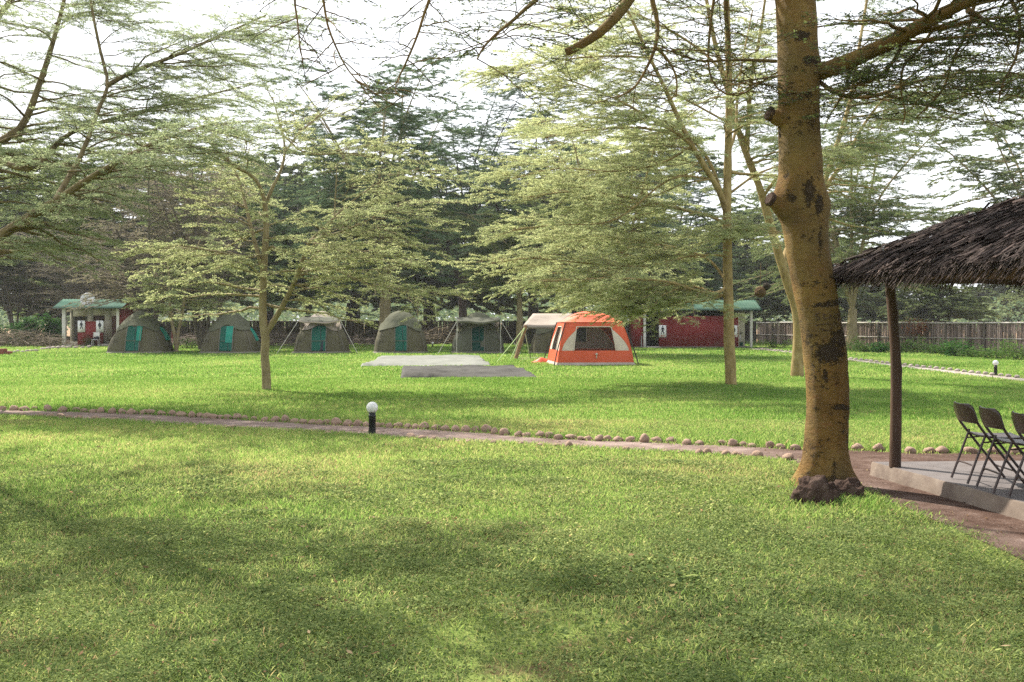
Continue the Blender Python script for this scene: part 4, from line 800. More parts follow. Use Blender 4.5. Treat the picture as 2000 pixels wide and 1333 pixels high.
lamp(1944.5, 734, 30, 'small black bollard lamp on the gravel path near the weathered fence')
lamp(845, 681, 13, 'tiny globe lamp in the shade between the closed tent and the awning tent')
lamp(391, 683.5, 14, 'small white lamp in the gap between the first two dome tents', True, True)

# ---------------------------------------------------------------- thatched pavilion
pv = empty('thatched_pavilion', (SLAB[0][0], SLAB[0][1], 0), 0, 'open pavilion with ragged dark thatched roof on a wooden post and concrete floor', 'pavilion')
po = np.array([SLAB[0][0], SLAB[0][1], 0.0])
S_ = [np.array([*q_]) for q_ in SLAB]; mb = MB()
top = []
for a_, b_ in zip(SLAB, np.roll(SLAB, -1, 0)):
    for u in np.linspace(0, 1, 26)[:-1]: top.append(a_ * (1 - u) + b_ * u)
top = np.array(top) + (fbm(np.column_stack([top, np.zeros(len(top))]), 3.0, 5, 2) - .5)[:, None] * 0.03; n_ = len(top)
lev = []
for z_, o_ in ((-.02, -.03), (.03, -.012), (.135, 0.0), (.15, .012)):
    c_ = top.mean(0); lev.append(np.column_stack([top + (c_ - top) * (o_ / np.linalg.norm(c_ - top, axis=1))[:, None], np.full(n_, z_)]))
mb.grid(np.array(lev), wrap=True, mat=1); T_ = lev[-1]; mb.add(T_, _ears(T_[:, :2]), mat=0); mb.build('floor_slab', [M['concrete'], M['concrete_side']], pv, False, po)
mb = MB(); pts = smooth_path([W(1748, 903, 10.6) * [1, 1, 0] + [0, 0, .148], W(1750, 800, 10.6), W(1749.5, 700, 10.6), W(1744, 620, 10.6), W(1737, 545, 10.6)], 40)
mb.tube(pts, np.interp(np.linspace(0, 1, 40), [0, .5, 1], [.060, .054, .049]), 14, bump=lambda P, a: 1 + .10 * (fbm(P * [1, 1, .5], 6, 3, 3) - .5) + .28 * np.clip(1 - np.linalg.norm(P - W(1757, 610, 10.6), axis=-1) / .10, 0, 1) + .22 * np.clip(1 - np.linalg.norm(P - W(1758, 725, 10.6), axis=-1) / .10, 0, 1))
mb.build('post', M['post_wood'], pv, True, po)
for c_ in ((4.75, 7.95), (8.8, 7.7), (9.0, 10.8)):
    mb = MB(); mb.tube([(*c_, .148), (c_[0] + .02, c_[1], 1.2), (c_[0], c_[1], 2.25)], [.06, .055, .05], 12); mb.build('post', M['post_wood'], pv, True, po)
RC = [np.array(v) for v in ((3.22, 10.45, 2.09), (4.06, 6.7, 2.09), (9.8, 6.3, 2.09), (10.1, 11.9, 2.09))]; AP1 = np.array((6.45, 9.35, 3.24)); AP2 = np.array((7.6, 9.2, 3.24))
ctr = (AP1 + AP2) / 2
def face_pts(k_):
    a_, b_ = RC[k_], RC[(k_ + 1) % 4]; t0 = (AP1, AP1, AP2, AP2)[k_]; t1 = (AP1, AP2, AP2, AP1)[k_]; return a_, b_, t1, t0
mb = MB(); un = MB(); stw = MB(); g = np.random.default_rng(19)
for k_ in range(4):
    a_, b_, c_, d_ = face_pts(k_); P = bil(a_, b_, c_, d_, 28, 22, 0)
    n_ = np.cross(b_ - a_, d_ - a_); n_ /= np.linalg.norm(n_)
    v_ = np.linspace(0, 1, 22)[:, None]; bulge = 0.10 * np.sin(PI * v_ ** .6)
    lump = (fbm(P.reshape(-1, 3), 2.2, 31, 3).reshape(22, 28) - .5) * .10
    mb.grid(P + n_ * (bulge + lump)[..., None] - [0, 0, .03]); un.grid(P[2:] - n_ * .09 - [0, 0, .03])
    dn = ((a_ + b_) - (c_ + d_)) / 2; dn /= np.linalg.norm(dn)
    L_e = np.linalg.norm(b_ - a_); ns = int((8400 if k_ == 0 else 3000))
    for i in range(ns // 7):     # bundles of straw in courses
        vv0 = (int(g.random() ** 1.25 * 15) + g.uniform(0, .35)) / 15.0; u0 = g.random(); rn = g.beta(1.3, 2.6); up0 = g.uniform(.0, .05); al = (b_ - a_) / L_e
        d0_ = dn + al * g.normal(.0, .22) + n_ * g.normal(.02, .06)
        for j in range(8):
            vv = min(1, max(0, vv0 + g.normal(0, .008))); u = min(1, max(0, u0 + g.normal(0, .030 / max(.2, 1 - vv) / L_e)))
            q_ = (a_ * (1 - u) + b_ * u) * (1 - vv) + (d_ * (1 - u) + c_ * u) * vv
            up = n_ * (.10 * math.sin(PI * max(vv, 1e-4) ** .6) + up0 + g.uniform(.005, .045))
            dd_ = d0_ + al * g.normal(0, .05) + n_ * g.normal(0, .03) - np.array([0, 0, .12 if vv < .06 else 0.0]); dd_ /= np.linalg.norm(dd_)
            ln = g.uniform(.12, .30); hw = al * g.uniform(.004, .010) + n_ * g.normal(0, .004); s0 = q_ + up - dd_ * ln * .55; s1 = q_ + up + dd_ * ln * .45
            stw.add([s0 - hw, s0 + hw, s1 + hw * .6, s1 - hw * .6], [[0, 1, 2, 3]], rnd=np.clip(rn + g.normal(0, .10), 0, 1))
    for i in range(1500 if k_ == 0 else 900):   # hanging fringe along the eave
        u = g.random(); q_ = a_ * (1 - u) + b_ * u; al = (b_ - a_) / L_e; dd_ = dn * .75 - np.array([0, 0, .55]) + al * g.normal(0, .22); dd_ /= np.linalg.norm(dd_)
        ln = g.uniform(.05, .15); q_ = q_ + [0, 0, .03] + n_ * g.uniform(-.10, .07) + dn * g.uniform(-.10, .04); hw = al * g.uniform(.004, .010)
        stw.add([q_ - hw, q_ + hw, q_ + dd_ * ln + hw * .3, q_ + dd_ * ln - hw * .3], [[0, 1, 2, 3]], rnd=g.beta(1.3, 2.4))
rt = mb.build('thatch_roof', M['thatch'], pv, True, po); stw.build('straw', M['thatch'], rt, False, po)['kind'] = 'stuff'; un.build('roof_lining', M['thatch_under'], rt, True, po)
bm_ = MB()
for k_ in range(4):
    a_, b_ = RC[k_], RC[(k_ + 1) % 4]; c2 = ctr * [1, 1, 0] + [0, 0, 2.03]; bm_.bar(a_ + (c2 - a_) * .24 + [0, 0, .20], b_ + (c2 - b_) * .24 + [0, 0, .20], .045, 8)
bm_.build('ring_beam', M['post_wood'], pv, True, po)

# ---------------------------------------------------------------- folding chairs on the slab
def folding_chair():
    c = empty('folding_chair', (0, 0, 0), 0, 'brown metal folding chair', 'chair', 'brown metal folding chairs in a row'); r_ = .0125; w2 = .215
    for s_ in (-1, 1):   # back upright runs down into the front leg (chair faces +x)
        mb = MB(); mb.tube(smooth_path([(-.075, s_ * w2, .69), (-.035, s_ * w2, .57), (.075, s_ * w2, .42), (.40, s_ * w2, .008)], 16), r_, 8); mb.build('front_leg', M['chair_metal'], c, True)
        mb = MB(); mb.tube([(-.115, s_ * (w2 - .028), 0.008), (.055, s_ * (w2 - .028), .475)], r_ * .95, 8); mb.build('rear_leg', M['chair_metal'], c, True)
        mb = MB(); mb.tube([(.03, s_ * (w2 - .010), .39), (.22, s_ * (w2 - .014), .41)], r_ * .6, 6); mb.build('link', M['chair_metal'], c, True)
    mb = MB(); mb.tube(smooth_path([(-.11, -w2 + .03, .02), (-.06, -w2 + .035, .15), (-.053, -w2 + .07, .172), (-.053, w2 - .07, .172), (-.06, w2 - .035, .15)], 18), r_ * .7, 8); mb.build('rear_crossbar', M['chair_metal'], c, True)
    mb = MB(); mb.bar((.305, -w2, .13), (.305, w2, .13), r_ * .7, 8); mb.build('front_crossbar', M['chair_metal'], c, True)
    V = []; hw = .235   # backrest: curved pressed sheet with rounded top corners
    for z_, k_ in ((.565, .97), (.575, .985), (.60, 1.0), (.64, 1.0), (.68, .985), (.705, .95), (.722, .88), (.732, .78), (.736, .66)):
        V.append([(-.072 + (.69 - z_) * .30 - .040 * (1 - (y_ / hw) ** 2), y_ * k_, z_) for y_ in np.linspace(-hw, hw, 17)])
    mb = MB(); mb.grid(np.array(V)); mb.build('backrest', M['chair_metal'], c, True, solid=.014)
    V = []
    for x_, k_ in ((.045, .90), (.06, .96), (.16, 1.0), (.30, 1.0), (.40, .98), (.435, .93), (.442, .88)):
        V.append([(x_, y_ * k_, .415 + .012 * (y_ / .21) ** 2 + .022 * ((x_ - .24) / .2) ** 2 * (1 if x_ < .26 else .35)) for y_ in np.linspace(-.205, .205, 11)])
    mb = MB(); mb.grid(np.array(V)); mb.build('seat', M['chair_metal'], c, True, solid=.016)
    return c
ch = folding_chair()
for i, (x, y, rz, lab) in enumerate(((4.31, 9.60, -2, 'brown metal folding chair at the post end of the row, in full view'), (4.31, 9.08, -4, 'brown metal folding chair in the middle of the row of three'), (4.34, 8.55, -6, 'brown metal folding chair cut by the edge of the picture'))):
    o_ = ch if i == 0 else copy_tree(ch); o_.location = (x, y, .152); o_.rotation_euler = (0, 0, R(rz)); o_['label'] = lab
# ---------------------------------------------------------------- thorn trees
class Tree:
    def __init__(s, name, base, label, group=None, seed=1, bark='bark_yellow', leaf='leaf_mid', twig='twig', lsize=(.07, .022), twig_r=.005, cat='tree'):
        s.base = np.asarray(base, float); s.root = empty(name, s.base, 0, label, cat, group); s.g = np.random.default_rng(seed); s.bark, s.leaf, s.twig = bark, leaf, twig
        s.mb = MB(); s.ls = lsize; s.tr = twig_r; s.Q0 = []; s.Q1 = []; s.Q2 = []; s.dens = []; s.spread = []; s.rb = []; s.L2 = []; s.dm = 3.4; s.sub = 3; s.nm = 1.9; s.l3k = 1.3; s.spk = .55
    def limb(s, pts, r0, r1, sides=8, n=18, wob=0.0, power=1.0):
        P = smooth_path(pts, n)
        if wob: P = P + np.cumsum(s.g.normal(0, wob, P.shape), 0) * np.linspace(0, 1, n)[:, None]
        r = r0 + (r1 - r0) * np.linspace(0, 1, n) ** power
        sd = s.g.integers(1000)
        s.mb.tube(P, r, sides, bump=lambda Q, a: 1 + .22 * (fbm(Q, 3.5, sd, 2) - .5)); return P, r
    def twigs_on(s, P, r, gap, l3, dens, spread, t0=.15, tip=True, ang=(18, 48), planar=.14):
        L = np.concatenate([[0], np.cumsum(np.linalg.norm(np.diff(P, axis=0), axis=1))]); tot = L[-1]; k = 0
        for u in np.arange(t0 * tot + s.g.uniform(0, gap), tot, gap):
            p = np.array([np.interp(u, L, P[:, i]) for i in range(3)]); i = min(np.searchsorted(L, u), len(P) - 1); t = P[i] - P[i-1]; t = t / (np.linalg.norm(t) + 1e-9)
            k += 1; sg = 1 if k % 2 else -1; a = R(s.g.uniform(*ang)) * sg
            h = np.array([t[0] * math.cos(a) - t[1] * math.sin(a), t[0] * math.sin(a) + t[1] * math.cos(a), t[2] * .5 + s.g.normal(.05, planar)])
            h /= np.linalg.norm(h) + 1e-9; ln = l3 * s.l3k * (1 - .4 * u / tot) * s.g.uniform(.55, 1.2)
            s.put(p, h, ln, dens, spread)
        if tip: t = P[-1] - P[-2]; s.put(P[-1], t / (np.linalg.norm(t) + 1e-9), l3 * .5, dens, spread)
    def put(s, p, h, ln, dens, spread):
        q1 = p + h * ln * .5 + s.g.normal(0, .05, 3) * ln + [0, 0, .06 * ln]; q2 = p + h * ln + s.g.normal(0, .06, 3) * ln - [0, 0, .05 * ln]
        s.Q0.append(p); s.Q1.append(q1); s.Q2.append(q2); s.dens.append(dens * ln); s.spread.append(spread * s.spk); s.rb.append(1.0)
    def sprays(s, P, rr, n, L=(1.2, 2.4), t0=.3, t1=1., elev=(0, 25), az=None, droop=.12, gap=.22, l3=.8, dens=22, spread=.07, rk=.45, taper=True):
        """side branches in flat fans along a limb P; az = (centre, half-width) limits where they point"""
        n = int(round(n * s.nm))
        for i in range(n):
            u = t0 + (t1 - t0) * (i + s.g.random()) / n; x = u * (len(P) - 1); i0 = min(int(x), len(P) - 2); p = P[i0] + (P[i0+1] - P[i0]) * (x - i0)
            f = R(s.g.uniform(0, 360)) if az is None else R(az[0] + s.g.uniform(-1, 1) * az[1])
            e = R(s.g.uniform(*elev)); ln = s.g.uniform(*L) * ((1.1 - .45 * u) if taper else 1); m = 8; S = np.linspace(0, 1, m)[:, None]
            d = np.array([math.cos(f) * math.cos(e), math.sin(f) * math.cos(e), math.sin(e)]); sd = np.array([-math.sin(f), math.cos(f), 0]) * s.g.normal(0, .18)
            Q = p + d * ln * S + sd * ln * S ** 2 - np.array([0, 0, droop * ln]) * S ** 2 + np.cumsum(s.g.normal(0, .018 * ln, (m, 3)), 0)
            r0 = max(s.tr * 1.6, float(np.interp(x, np.arange(len(P)), rr)) * rk * min(1, ln / 2.0)); s.mb.tube(Q, np.linspace(r0, s.tr, m), 5, cap=False)
            s.twigs_on(Q, None, gap, l3, dens, spread); s.L2.append(Q)
    def finish(s, smooth=True):
        s.trunk = s.mb.build('trunk', M[s.bark] if isinstance(s.bark, str) else s.bark, s.root, smooth, s.base)
        if not s.Q0: return s.root
        g = s.g; Q0, Q1, Q2 = map(np.array, (s.Q0, s.Q1, s.Q2)); mb = MB(); dn_, sp_ = np.array(s.dens), np.array(s.spread); K = len(Q0)
        # finer side twigs in the plane of each twig
        m = s.sub; k = np.repeat(np.arange(K), m); t = np.clip((np.tile(np.arange(m), K) + g.random(K * m)) / m * .85 + .12, 0, 1)[:, None]
        S0 = (1-t)**2 * Q0[k] + 2*t*(1-t) * Q1[k] + t*t * Q2[k]; Dk = Q2[k] - Q0[k]; Lk = np.linalg.norm(Dk, axis=1)[:, None]; Dk = Dk / (Lk + 1e-9)
        a = np.where(np.tile(np.arange(m), K) % 2, 1, -1) * g.uniform(.5, 1.2, K * m); ca, sa = np.cos(a), np.sin(a)
        H = np.column_stack([Dk[:, 0] * ca - Dk[:, 1] * sa, Dk[:, 0] * sa + Dk[:, 1] * ca, Dk[:, 2] * .6 + g.normal(.02, .18, K * m)]); H /= np.linalg.norm(H, axis=1)[:, None]
        l4 = Lk * (.42 - .22 * t) * g.uniform(.6, 1.25, (K * m, 1)); S2 = S0 + H * l4 - np.array([0, 0, .06]) * l4; S1 = S0 + H * l4 * .5 + g.normal(0, .06, (K * m, 3)) * l4
        dn_ = np.concatenate([dn_ * s.dm, dn_[k] * s.dm * (l4 / (Lk + 1e-9))[:, 0] * 1.15]); sp_ = np.concatenate([sp_, sp_[k] * .8]); thin = np.concatenate([np.ones(K), np.full(K * m, .6)])
        Q0, Q1, Q2 = np.vstack([Q0, S0]), np.vstack([Q1, S1]), np.vstack([Q2, S2]); K = len(Q0)
        D = Q2 - Q0; D = D / (np.linalg.norm(D, axis=1)[:, None] + 1e-9); A = np.cross(D, [0, 0, 1.0]); A /= np.linalg.norm(A, axis=1)[:, None] + 1e-6; B = np.cross(D, A); V = []
        for c, k in ((Q0, 1.0), (.25 * Q0 + .5 * Q1 + .25 * Q2, .8), (Q2, .45)):
            for a in (0, 2 * PI / 3, 4 * PI / 3): V.append(c + (A * math.cos(a) + B * math.sin(a)) * s.tr * k * thin[:, None])
        V = np.stack(V, 1).reshape(-1, 3); i = np.arange(K)[:, None, None] * 9
        f = np.array([[r * 3 + a, r * 3 + (a + 1) % 3, r * 3 + 3 + (a + 1) % 3, r * 3 + 3 + a] for r in range(2) for a in range(3)])[None]
        mb.add(V, (i + f).reshape(-1, 4), .5, 1)
        n = np.maximum(0, g.poisson(dn_)); idx = np.repeat(np.arange(K), n); N = len(idx)
        if N:
            t = g.uniform(.08, 1.05, N)[:, None]; C = (1-t)**2 * Q0[idx] + 2*t*(1-t) * Q1[idx] + t*t * Q2[idx]; sp = sp_[idx]
            T = D[idx]; H = A[idx]; off = g.normal(0, 1, N) * sp; C = C + H * off[:, None]; C[:, 2] += g.normal(0, .38, N) * sp
            a = np.sign(off) * g.uniform(.12, .85, N); U = T * np.cos(a)[:, None] + H * np.sin(a)[:, None]; U[:, 2] += g.normal(-.08, .34, N); U /= np.linalg.norm(U, axis=1)[:, None]
            Nn = g.normal(0, .75, (N, 3)) + [0, 0, 1]; Vv = np.cross(Nn, U); Vv /= np.linalg.norm(Vv, axis=1)[:, None] + 1e-6
            l = (s.ls[0] * g.uniform(.6, 1.4, N))[:, None]; w_ = (s.ls[1] * g.uniform(.7, 1.3, N))[:, None]
            V = np.stack([C - U * l * .5, C + Vv * w_ * .5, C + U * l * .5, C - Vv * w_ * .5], 1).reshape(-1, 3)
            tw = g.beta(2, 2, K)[idx] * .55
            mb.add(V, np.arange(N)[:, None] * 4 + np.arange(4)[None], np.clip(tw + g.beta(2, 2, N) * .45, 0, 1), 0)
        s.nleaf = N
        s.crown = mb.build('crown', [M[s.leaf], M[s.twig]], s.root, False, s.base); return s.root

def auto_tree(name, base, label, H, Rr, zf, nl=5, n2=9, group=None, seed=1, bark='bark_grey', leaf='leaf_mid', twig='twig', tr=.20, lsize=(.12, .036), twig_r=.010, dens=13, l3=1.3, gap=.42, L2=(.30, .55), lean=(0, 0), spread=.14, az0=None, low=0.30, flat=.9, n2low=4):
    """a spreading flat-layered thorn tree: forked trunk, rising limbs, flat fans of side branches"""
    T = Tree(name, base, label, group, seed, bark, leaf, twig, lsize, twig_r); T.dm = 5.5; g = T.g; b = T.base; fk = b + [lean[0], lean[1], zf]
    T.limb([b - [0, 0, .1], b + [lean[0] * .2, 0, zf * .3], fk], tr * 1.25, tr * .85, 10, 12, tr * .04)
    for i in range(nl):
        a = (az0 or 0) + 2 * PI * (i + g.uniform(-.3, .3)) / nl; rr = Rr * g.uniform(.35, .75); hz = zf + (H - zf) * g.uniform(.75, 1.0) if i else H
        if i == 0: rr *= .4
        e = b + [lean[0] + math.cos(a) * rr, lean[1] + math.sin(a) * rr, hz]; m_ = fk + (e - fk) * [.42, .42, .5] + g.normal(0, .35, 3)
        P, r = T.limb([fk, m_, e - (e - fk) * [-.12, -.12, .06], e + (e - fk) * [.35, .35, .0]], tr * .42, tr * .03, 7, 18, .05)
        T.sprays(P, r, n2, (Rr * L2[0], Rr * L2[1]), low, 1.0, (-4, 22), None, .12, gap, l3, dens, spread, .5)
        T.sprays(P, r, n2low, (Rr * L2[0] * 1.3, Rr * L2[1] * 1.35), .10, .45, (-6, 10), (math.degrees(a), 60), .16, gap, l3, dens, spread, .6)
    T.finish(); return T

TREES = []
def px_limb(T, pts, d, r0, r1, **k):
    """limb through photo pixels at distance(s) d"""
    ds = np.broadcast_to(d, (len(pts),)); return T.limb([W(x, y, dd) for (x, y), dd in zip(pts, ds)], r0, r1, **k)

# --- slender yellow tree on the lawn (left of centre)
p = G(520, 763); d0 = p[1]
T = Tree('fever_tree', p, 'slender yellow-barked thorn tree forking low, standing alone on the lawn before the tents', 'thorn trees on the lawn', 21, 'bark_pale', 'leaf_light', 'twig', (.050, .0115), .0055); T.nm = 1.15; T.dm = 4.2
LI = []
LI.append(px_limb(T, [(521, 766), (520, 730), (517, 695), (519, 665), (515, 640), (513, 600), (514, 560), (517, 500), (520, 445), (517, 390)], d0, .115, .062, n=30, sides=10))
LI.append(px_limb(T, [(517, 655), (532, 632), (548, 605), (564, 575), (580, 540), (592, 505), (606, 470)], [d0, d0, d0 - .2, d0 - .4, d0 - .7, d0 - .9, d0 - 1.2], .075, .035))
LI.append(px_limb(T, [(514, 530), (502, 490), (492, 450), (482, 410), (474, 378), (462, 340), (440, 300)], [d0, d0, d0 + .2, d0 + .4, d0 + .7, d0 + 1, d0 + 1.4], .055, .022))
LI.append(px_limb(T, [(517, 392), (505, 360), (485, 338), (462, 326), (430, 300), (400, 270)], [d0, d0 - .2, d0 - .5, d0 - .8, d0 - 1.2, d0 - 1.6], .052, .018))
LI.append(px_limb(T, [(519, 400), (533, 365), (548, 335), (556, 300), (553, 265), (542, 225), (532, 190)], [d0, d0, d0 + .1, d0 + .3, d0 + .5, d0 + .6, d0 + .7], .046, .012))
LI.append(px_limb(T, [(556, 300), (580, 265), (612, 235), (640, 210)], [d0 + .3, d0 + .5, d0 + .8, d0 + 1.2], .026, .010))
LI.append(px_limb(T, [(512, 548), (498, 527), (478, 512), (455, 500), (410, 490), (350, 480)], [d0, d0 - .3, d0 - .6, d0 - .9, d0 - 1.3, d0 - 1.7], .030, .012))
LI.append(px_limb(T, [(592, 505), (620, 470), (650, 430), (655, 380), (658, 330)], [d0 - .9, d0 - 1, d0 - .9, d0 - .8, d0 - .7], .032, .012))
LI.append(px_limb(T, [(606, 470), (660, 455), (720, 430), (780, 400)], [d0 - 1.2, d0 - 1.4, d0 - 1.6, d0 - 1.8], .028, .012))
K = dict(gap=.17, l3=.62, dens=21, spread=.055)
P, r = LI[0]; T.sprays(P, r, 16, (1.6, 3.0), .42, 1, (-4, 18), None, .12, **K)
P, r = LI[1]; T.sprays(P, r, 15, (1.4, 2.8), .35, 1, (-8, 16), (-10, 75), .14, **K); T.sprays(P, r, 6, (1.2, 2.4), .4, 1, (-5, 15), None, .14, **K)
P, r = LI[2]; T.sprays(P, r, 14, (1.2, 2.8), .2, 1, (0, 30), (180, 110), .08, **K)
P, r = LI[3]; T.sprays(P, r, 13, (1.2, 2.6), .3, 1, (5, 40), (180, 100), .06, **K)
P, r = LI[4]; T.sprays(P, r, 12, (.7, 1.5), .25, 1, (15, 60), None, .03, gap=.17, l3=.45, dens=10, spread=.05)
P, r = LI[5]; T.sprays(P, r, 9, (.7, 1.8), .2, 1, (10, 45), (20, 90), .05, gap=.17, l3=.5, dens=13, spread=.05)
P, r = LI[6]; T.sprays(P, r, 12, (1.2, 2.5), .25, 1, (-10, 15), (190, 80), .16, **K)
P, r = LI[7]; T.sprays(P, r, 13, (1.0, 2.3), .15, 1, (5, 35), (0, 110), .06, **K)
P, r = LI[8]; T.sprays(P, r, 12, (1.2, 2.6), .1, 1, (-6, 20), (0, 80), .12, **K)
for pts, ds in (([(592, 505), (640, 520), (700, 548), (770, 575), (830, 590)], [d0 - .9, d0 - 1.2, d0 - 1.5, d0 - 1.6, d0 - 1.6]), ([(580, 540), (640, 480), (720, 500), (800, 520)], [d0 - .7, d0, d0 + .5, d0 + .9]), ([(606, 470), (680, 400), (760, 345), (820, 330)], [d0 - 1.2, d0 - .6, d0, d0 + .4]), ([(553, 265), (600, 300), (680, 300), (740, 310)], [d0 + .5, d0 + .2, d0, d0])):
    P, r = px_limb(T, pts, ds, .026, .009); T.sprays(P, r, 11, (1.1, 2.4), .12, 1, (-10, 16), (math.degrees(math.atan2(P[-1][1] - P[0][1], P[-1][0] - P[0][0])), 100), .14, **K)
T.finish(); TREES.append(T)

# --- tall pale straight tree (right of centre)
p = G(1427, 753); d0 = p[1]
T = Tree('fever_tree', p, 'tall straight pale trunk in front of the long red hut, wide light green crown', 'thorn trees on the lawn', 31, 'bark_yellow', 'leaf_light', 'twig', (.050, .0115), .005); T.dm = 6.0
LI = [px_limb(T, [(1428, 756), (1427, 725), (1424, 660), (1423, 600), (1421, 520), (1420, 430), (1421, 350), (1423, 260), (1424, 170), (1421, 60), (1418, -80), (1412, -180)], d0, .150, .05, n=40, sides=12)]
LI.append(px_limb(T, [(1421, 420), (1405, 375), (1382, 335), (1352, 285), (1323, 227), (1295, 165), (1269, 113), (1240, 50), (1200, -30)], np.linspace(d0, d0 - 2.0, 9), .085, .025, n=26))
LI.append(px_limb(T, [(1352, 285), (1318, 258), (1275, 235), (1225, 205), (1160, 175), (1090, 150)], np.linspace(d0 - .8, d0 - 2.6, 6), .045, .014))
LI.append(px_limb(T, [(1421, 430), (1400, 350), (1370, 292), (1330, 268), (1250, 250), (1150, 255), (1060, 270)], np.linspace(d0, d0 + 2.2, 7), .055, .014))
LI.append(px_limb(T, [(1418, 562), (1402, 572), (1380, 572), (1350, 565), (1310, 552), (1240, 545), (1150, 545), (1060, 550)], np.linspace(d0, d0 - 2.2, 8), .040, .012))
LI.append(px_limb(T, [(1420, 552), (1408, 535), (1395, 518), (1370, 500), (1300, 480), (1200, 465), (1110, 460)], np.linspace(d0, d0 + 1.5, 7), .042, .013))
LI.append(px_limb(T, [(1422, 300), (1436, 260), (1440, 200), (1450, 120), (1470, 20)], np.linspace(d0, d0 + 1.5, 5), .045, .018))
LI.append(px_limb(T, [(1421, 440), (1380, 420), (1310, 405), (1220, 385), (1120, 375), (1030, 385)], np.linspace(d0, d0 - .8, 6), .042, .012))
LI.append(px_limb(T, [(1423, 380), (1480, 340), (1540, 320), (1620, 300)], np.linspace(d0, d0 + 1.2, 4), .036, .012))
LI.append(px_limb(T, [(1419, 150), (1370, 100), (1290, 50), (1200, 20), (1090, 60)], np.linspace(d0, d0 + 1.6, 5), .04, .012))
K = dict(gap=.17, l3=.66, dens=22, spread=.058)
def both(i, n, L, t0, el=(-6, 16), az=(180, 85), dr=.13, **o):
    P, r = LI[i]; T.sprays(P, r, n, L, t0, 1, el, az, dr, **{**K, **o})
both(0, 8, (1.2, 2.2), .45, (0, 25), None); both(1, 14, (1.2, 2.5), .15, (-4, 22), (170, 110)); both(2, 14, (1.1, 2.4), .1, (-6, 18)); both(3, 18, (1.2, 2.6), .2); both(4, 18, (1.1, 2.3), .2, (-12, 10), (180, 80), .18)
both(5, 18, (1.2, 2.6), .2, (-8, 14)); both(6, 8, (1.2, 2.2), .2, (0, 25), None); both(7, 18, (1.2, 2.6), .15, (-8, 14)); both(8, 9, (1.0, 2.0), .2, (-5, 20), (0, 80)); both(9, 14, (1.1, 2.4), .2, (-4, 20), (180, 100))
for pts, ds in (([(1352, 285), (1290, 320), (1200, 335), (1090, 330), (1000, 350)], np.linspace(d0 - .8, d0 + .6, 5)), ([(1419, 500), (1350, 500), (1260, 520), (1150, 515), (1040, 505), (960, 515)], np.linspace(d0, d0 - 1.5, 6)), ([(1395, 350), (1310, 350), (1200, 430), (1080, 440), (1000, 450)], np.linspace(d0 - .3, d0 - 2.4, 5)), ([(1418, 575), (1340, 585), (1250, 590), (1160, 575)], np.linspace(d0, d0 + 1.2, 4)), ([(1421, 470), (1470, 450), (1530, 455)], np.linspace(d0, d0 - .8, 3)), ([(1418, 575), (1380, 588), (1330, 592), (1280, 598), (1235, 612)], np.linspace(d0, d0 + .5, 5)), ([(1395, 572), (1350, 560), (1290, 570), (1240, 588)], np.linspace(d0, d0 + 2, 4)), ([(1269, 113), (1180, 110), (1090, 120), (1010, 150)], np.linspace(d0 - 2, d0 - 1.6, 4)), ([(1422, 240), (1330, 190), (1230, 140), (1120, 120)], np.linspace(d0, d0 + 1.4, 4))):
    P, r = px_limb(T, pts, ds, .03, .009); LI.append((P, r)); both(len(LI) - 1, 15, (1.1, 2.3), .12, (-9, 15), (180, 95))
T.finish(); TREES.append(T)

# --- leaning fever tree half hidden by the big trunk
p = G(1557, 736); d0 = p[1]
T = Tree('fever_tree', p, 'leaning yellow trunk with charred foot, half hidden behind the big foreground trunk', 'thorn trees on the lawn', 41, 'bark_yellow', 'leaf_mid', 'twig', (.065, .02), .006)
LI = [px_limb(T, [(1557, 740), (1558, 700), (1560, 650), (1556, 605), (1541, 560), (1525, 510), (1505, 440), (1483, 365), (1461, 310), (1441, 252), (1425, 190), (1400, 100), (1380, 0), (1370, -80)], d0, .21, .05, n=40, sides=12, power=.6)]
LI.append(px_limb(T, [(1458, 300), (1462, 230), (1468, 155), (1484, 70), (1500, -40)], np.linspace(d0, d0 - 1, 5), .08, .03))
LI.append(px_limb(T, [(1530, 520), (1545, 470), (1600, 380), (1632, 290), (1660, 200), (1680, 80), (1700, -40)], np.linspace(d0, d0 + 3, 7), .11, .04))
LI.append(px_limb(T, [(1600, 380), (1645, 320), (1690, 240), (1740, 180), (1820, 120)], np.linspace(d0 + 1.5, d0 + 3, 5), .07, .02))
LI.append(px_limb(T, [(1490, 385), (1520, 345), (1560, 310), (1620, 290), (1700, 280)], np.linspace(d0, d0 - 2, 5), .05, .015))
K = dict(gap=.22, l3=.8, dens=19, spread=.075)
both(0, 14, (1.5, 3.0), .5, (-4, 20), None); both(1, 10, (1.3, 2.6), .2, (0, 22), None); both(2, 16, (1.5, 3.2), .15, (-5, 18), (10, 110)); both(3, 13, (1.3, 2.8), .1, (-5, 16), (0, 90)); both(4, 11, (1.2, 2.6), .2, (-6, 14), (0, 90))
T.finish(); TREES.append(T)
T.mb = None

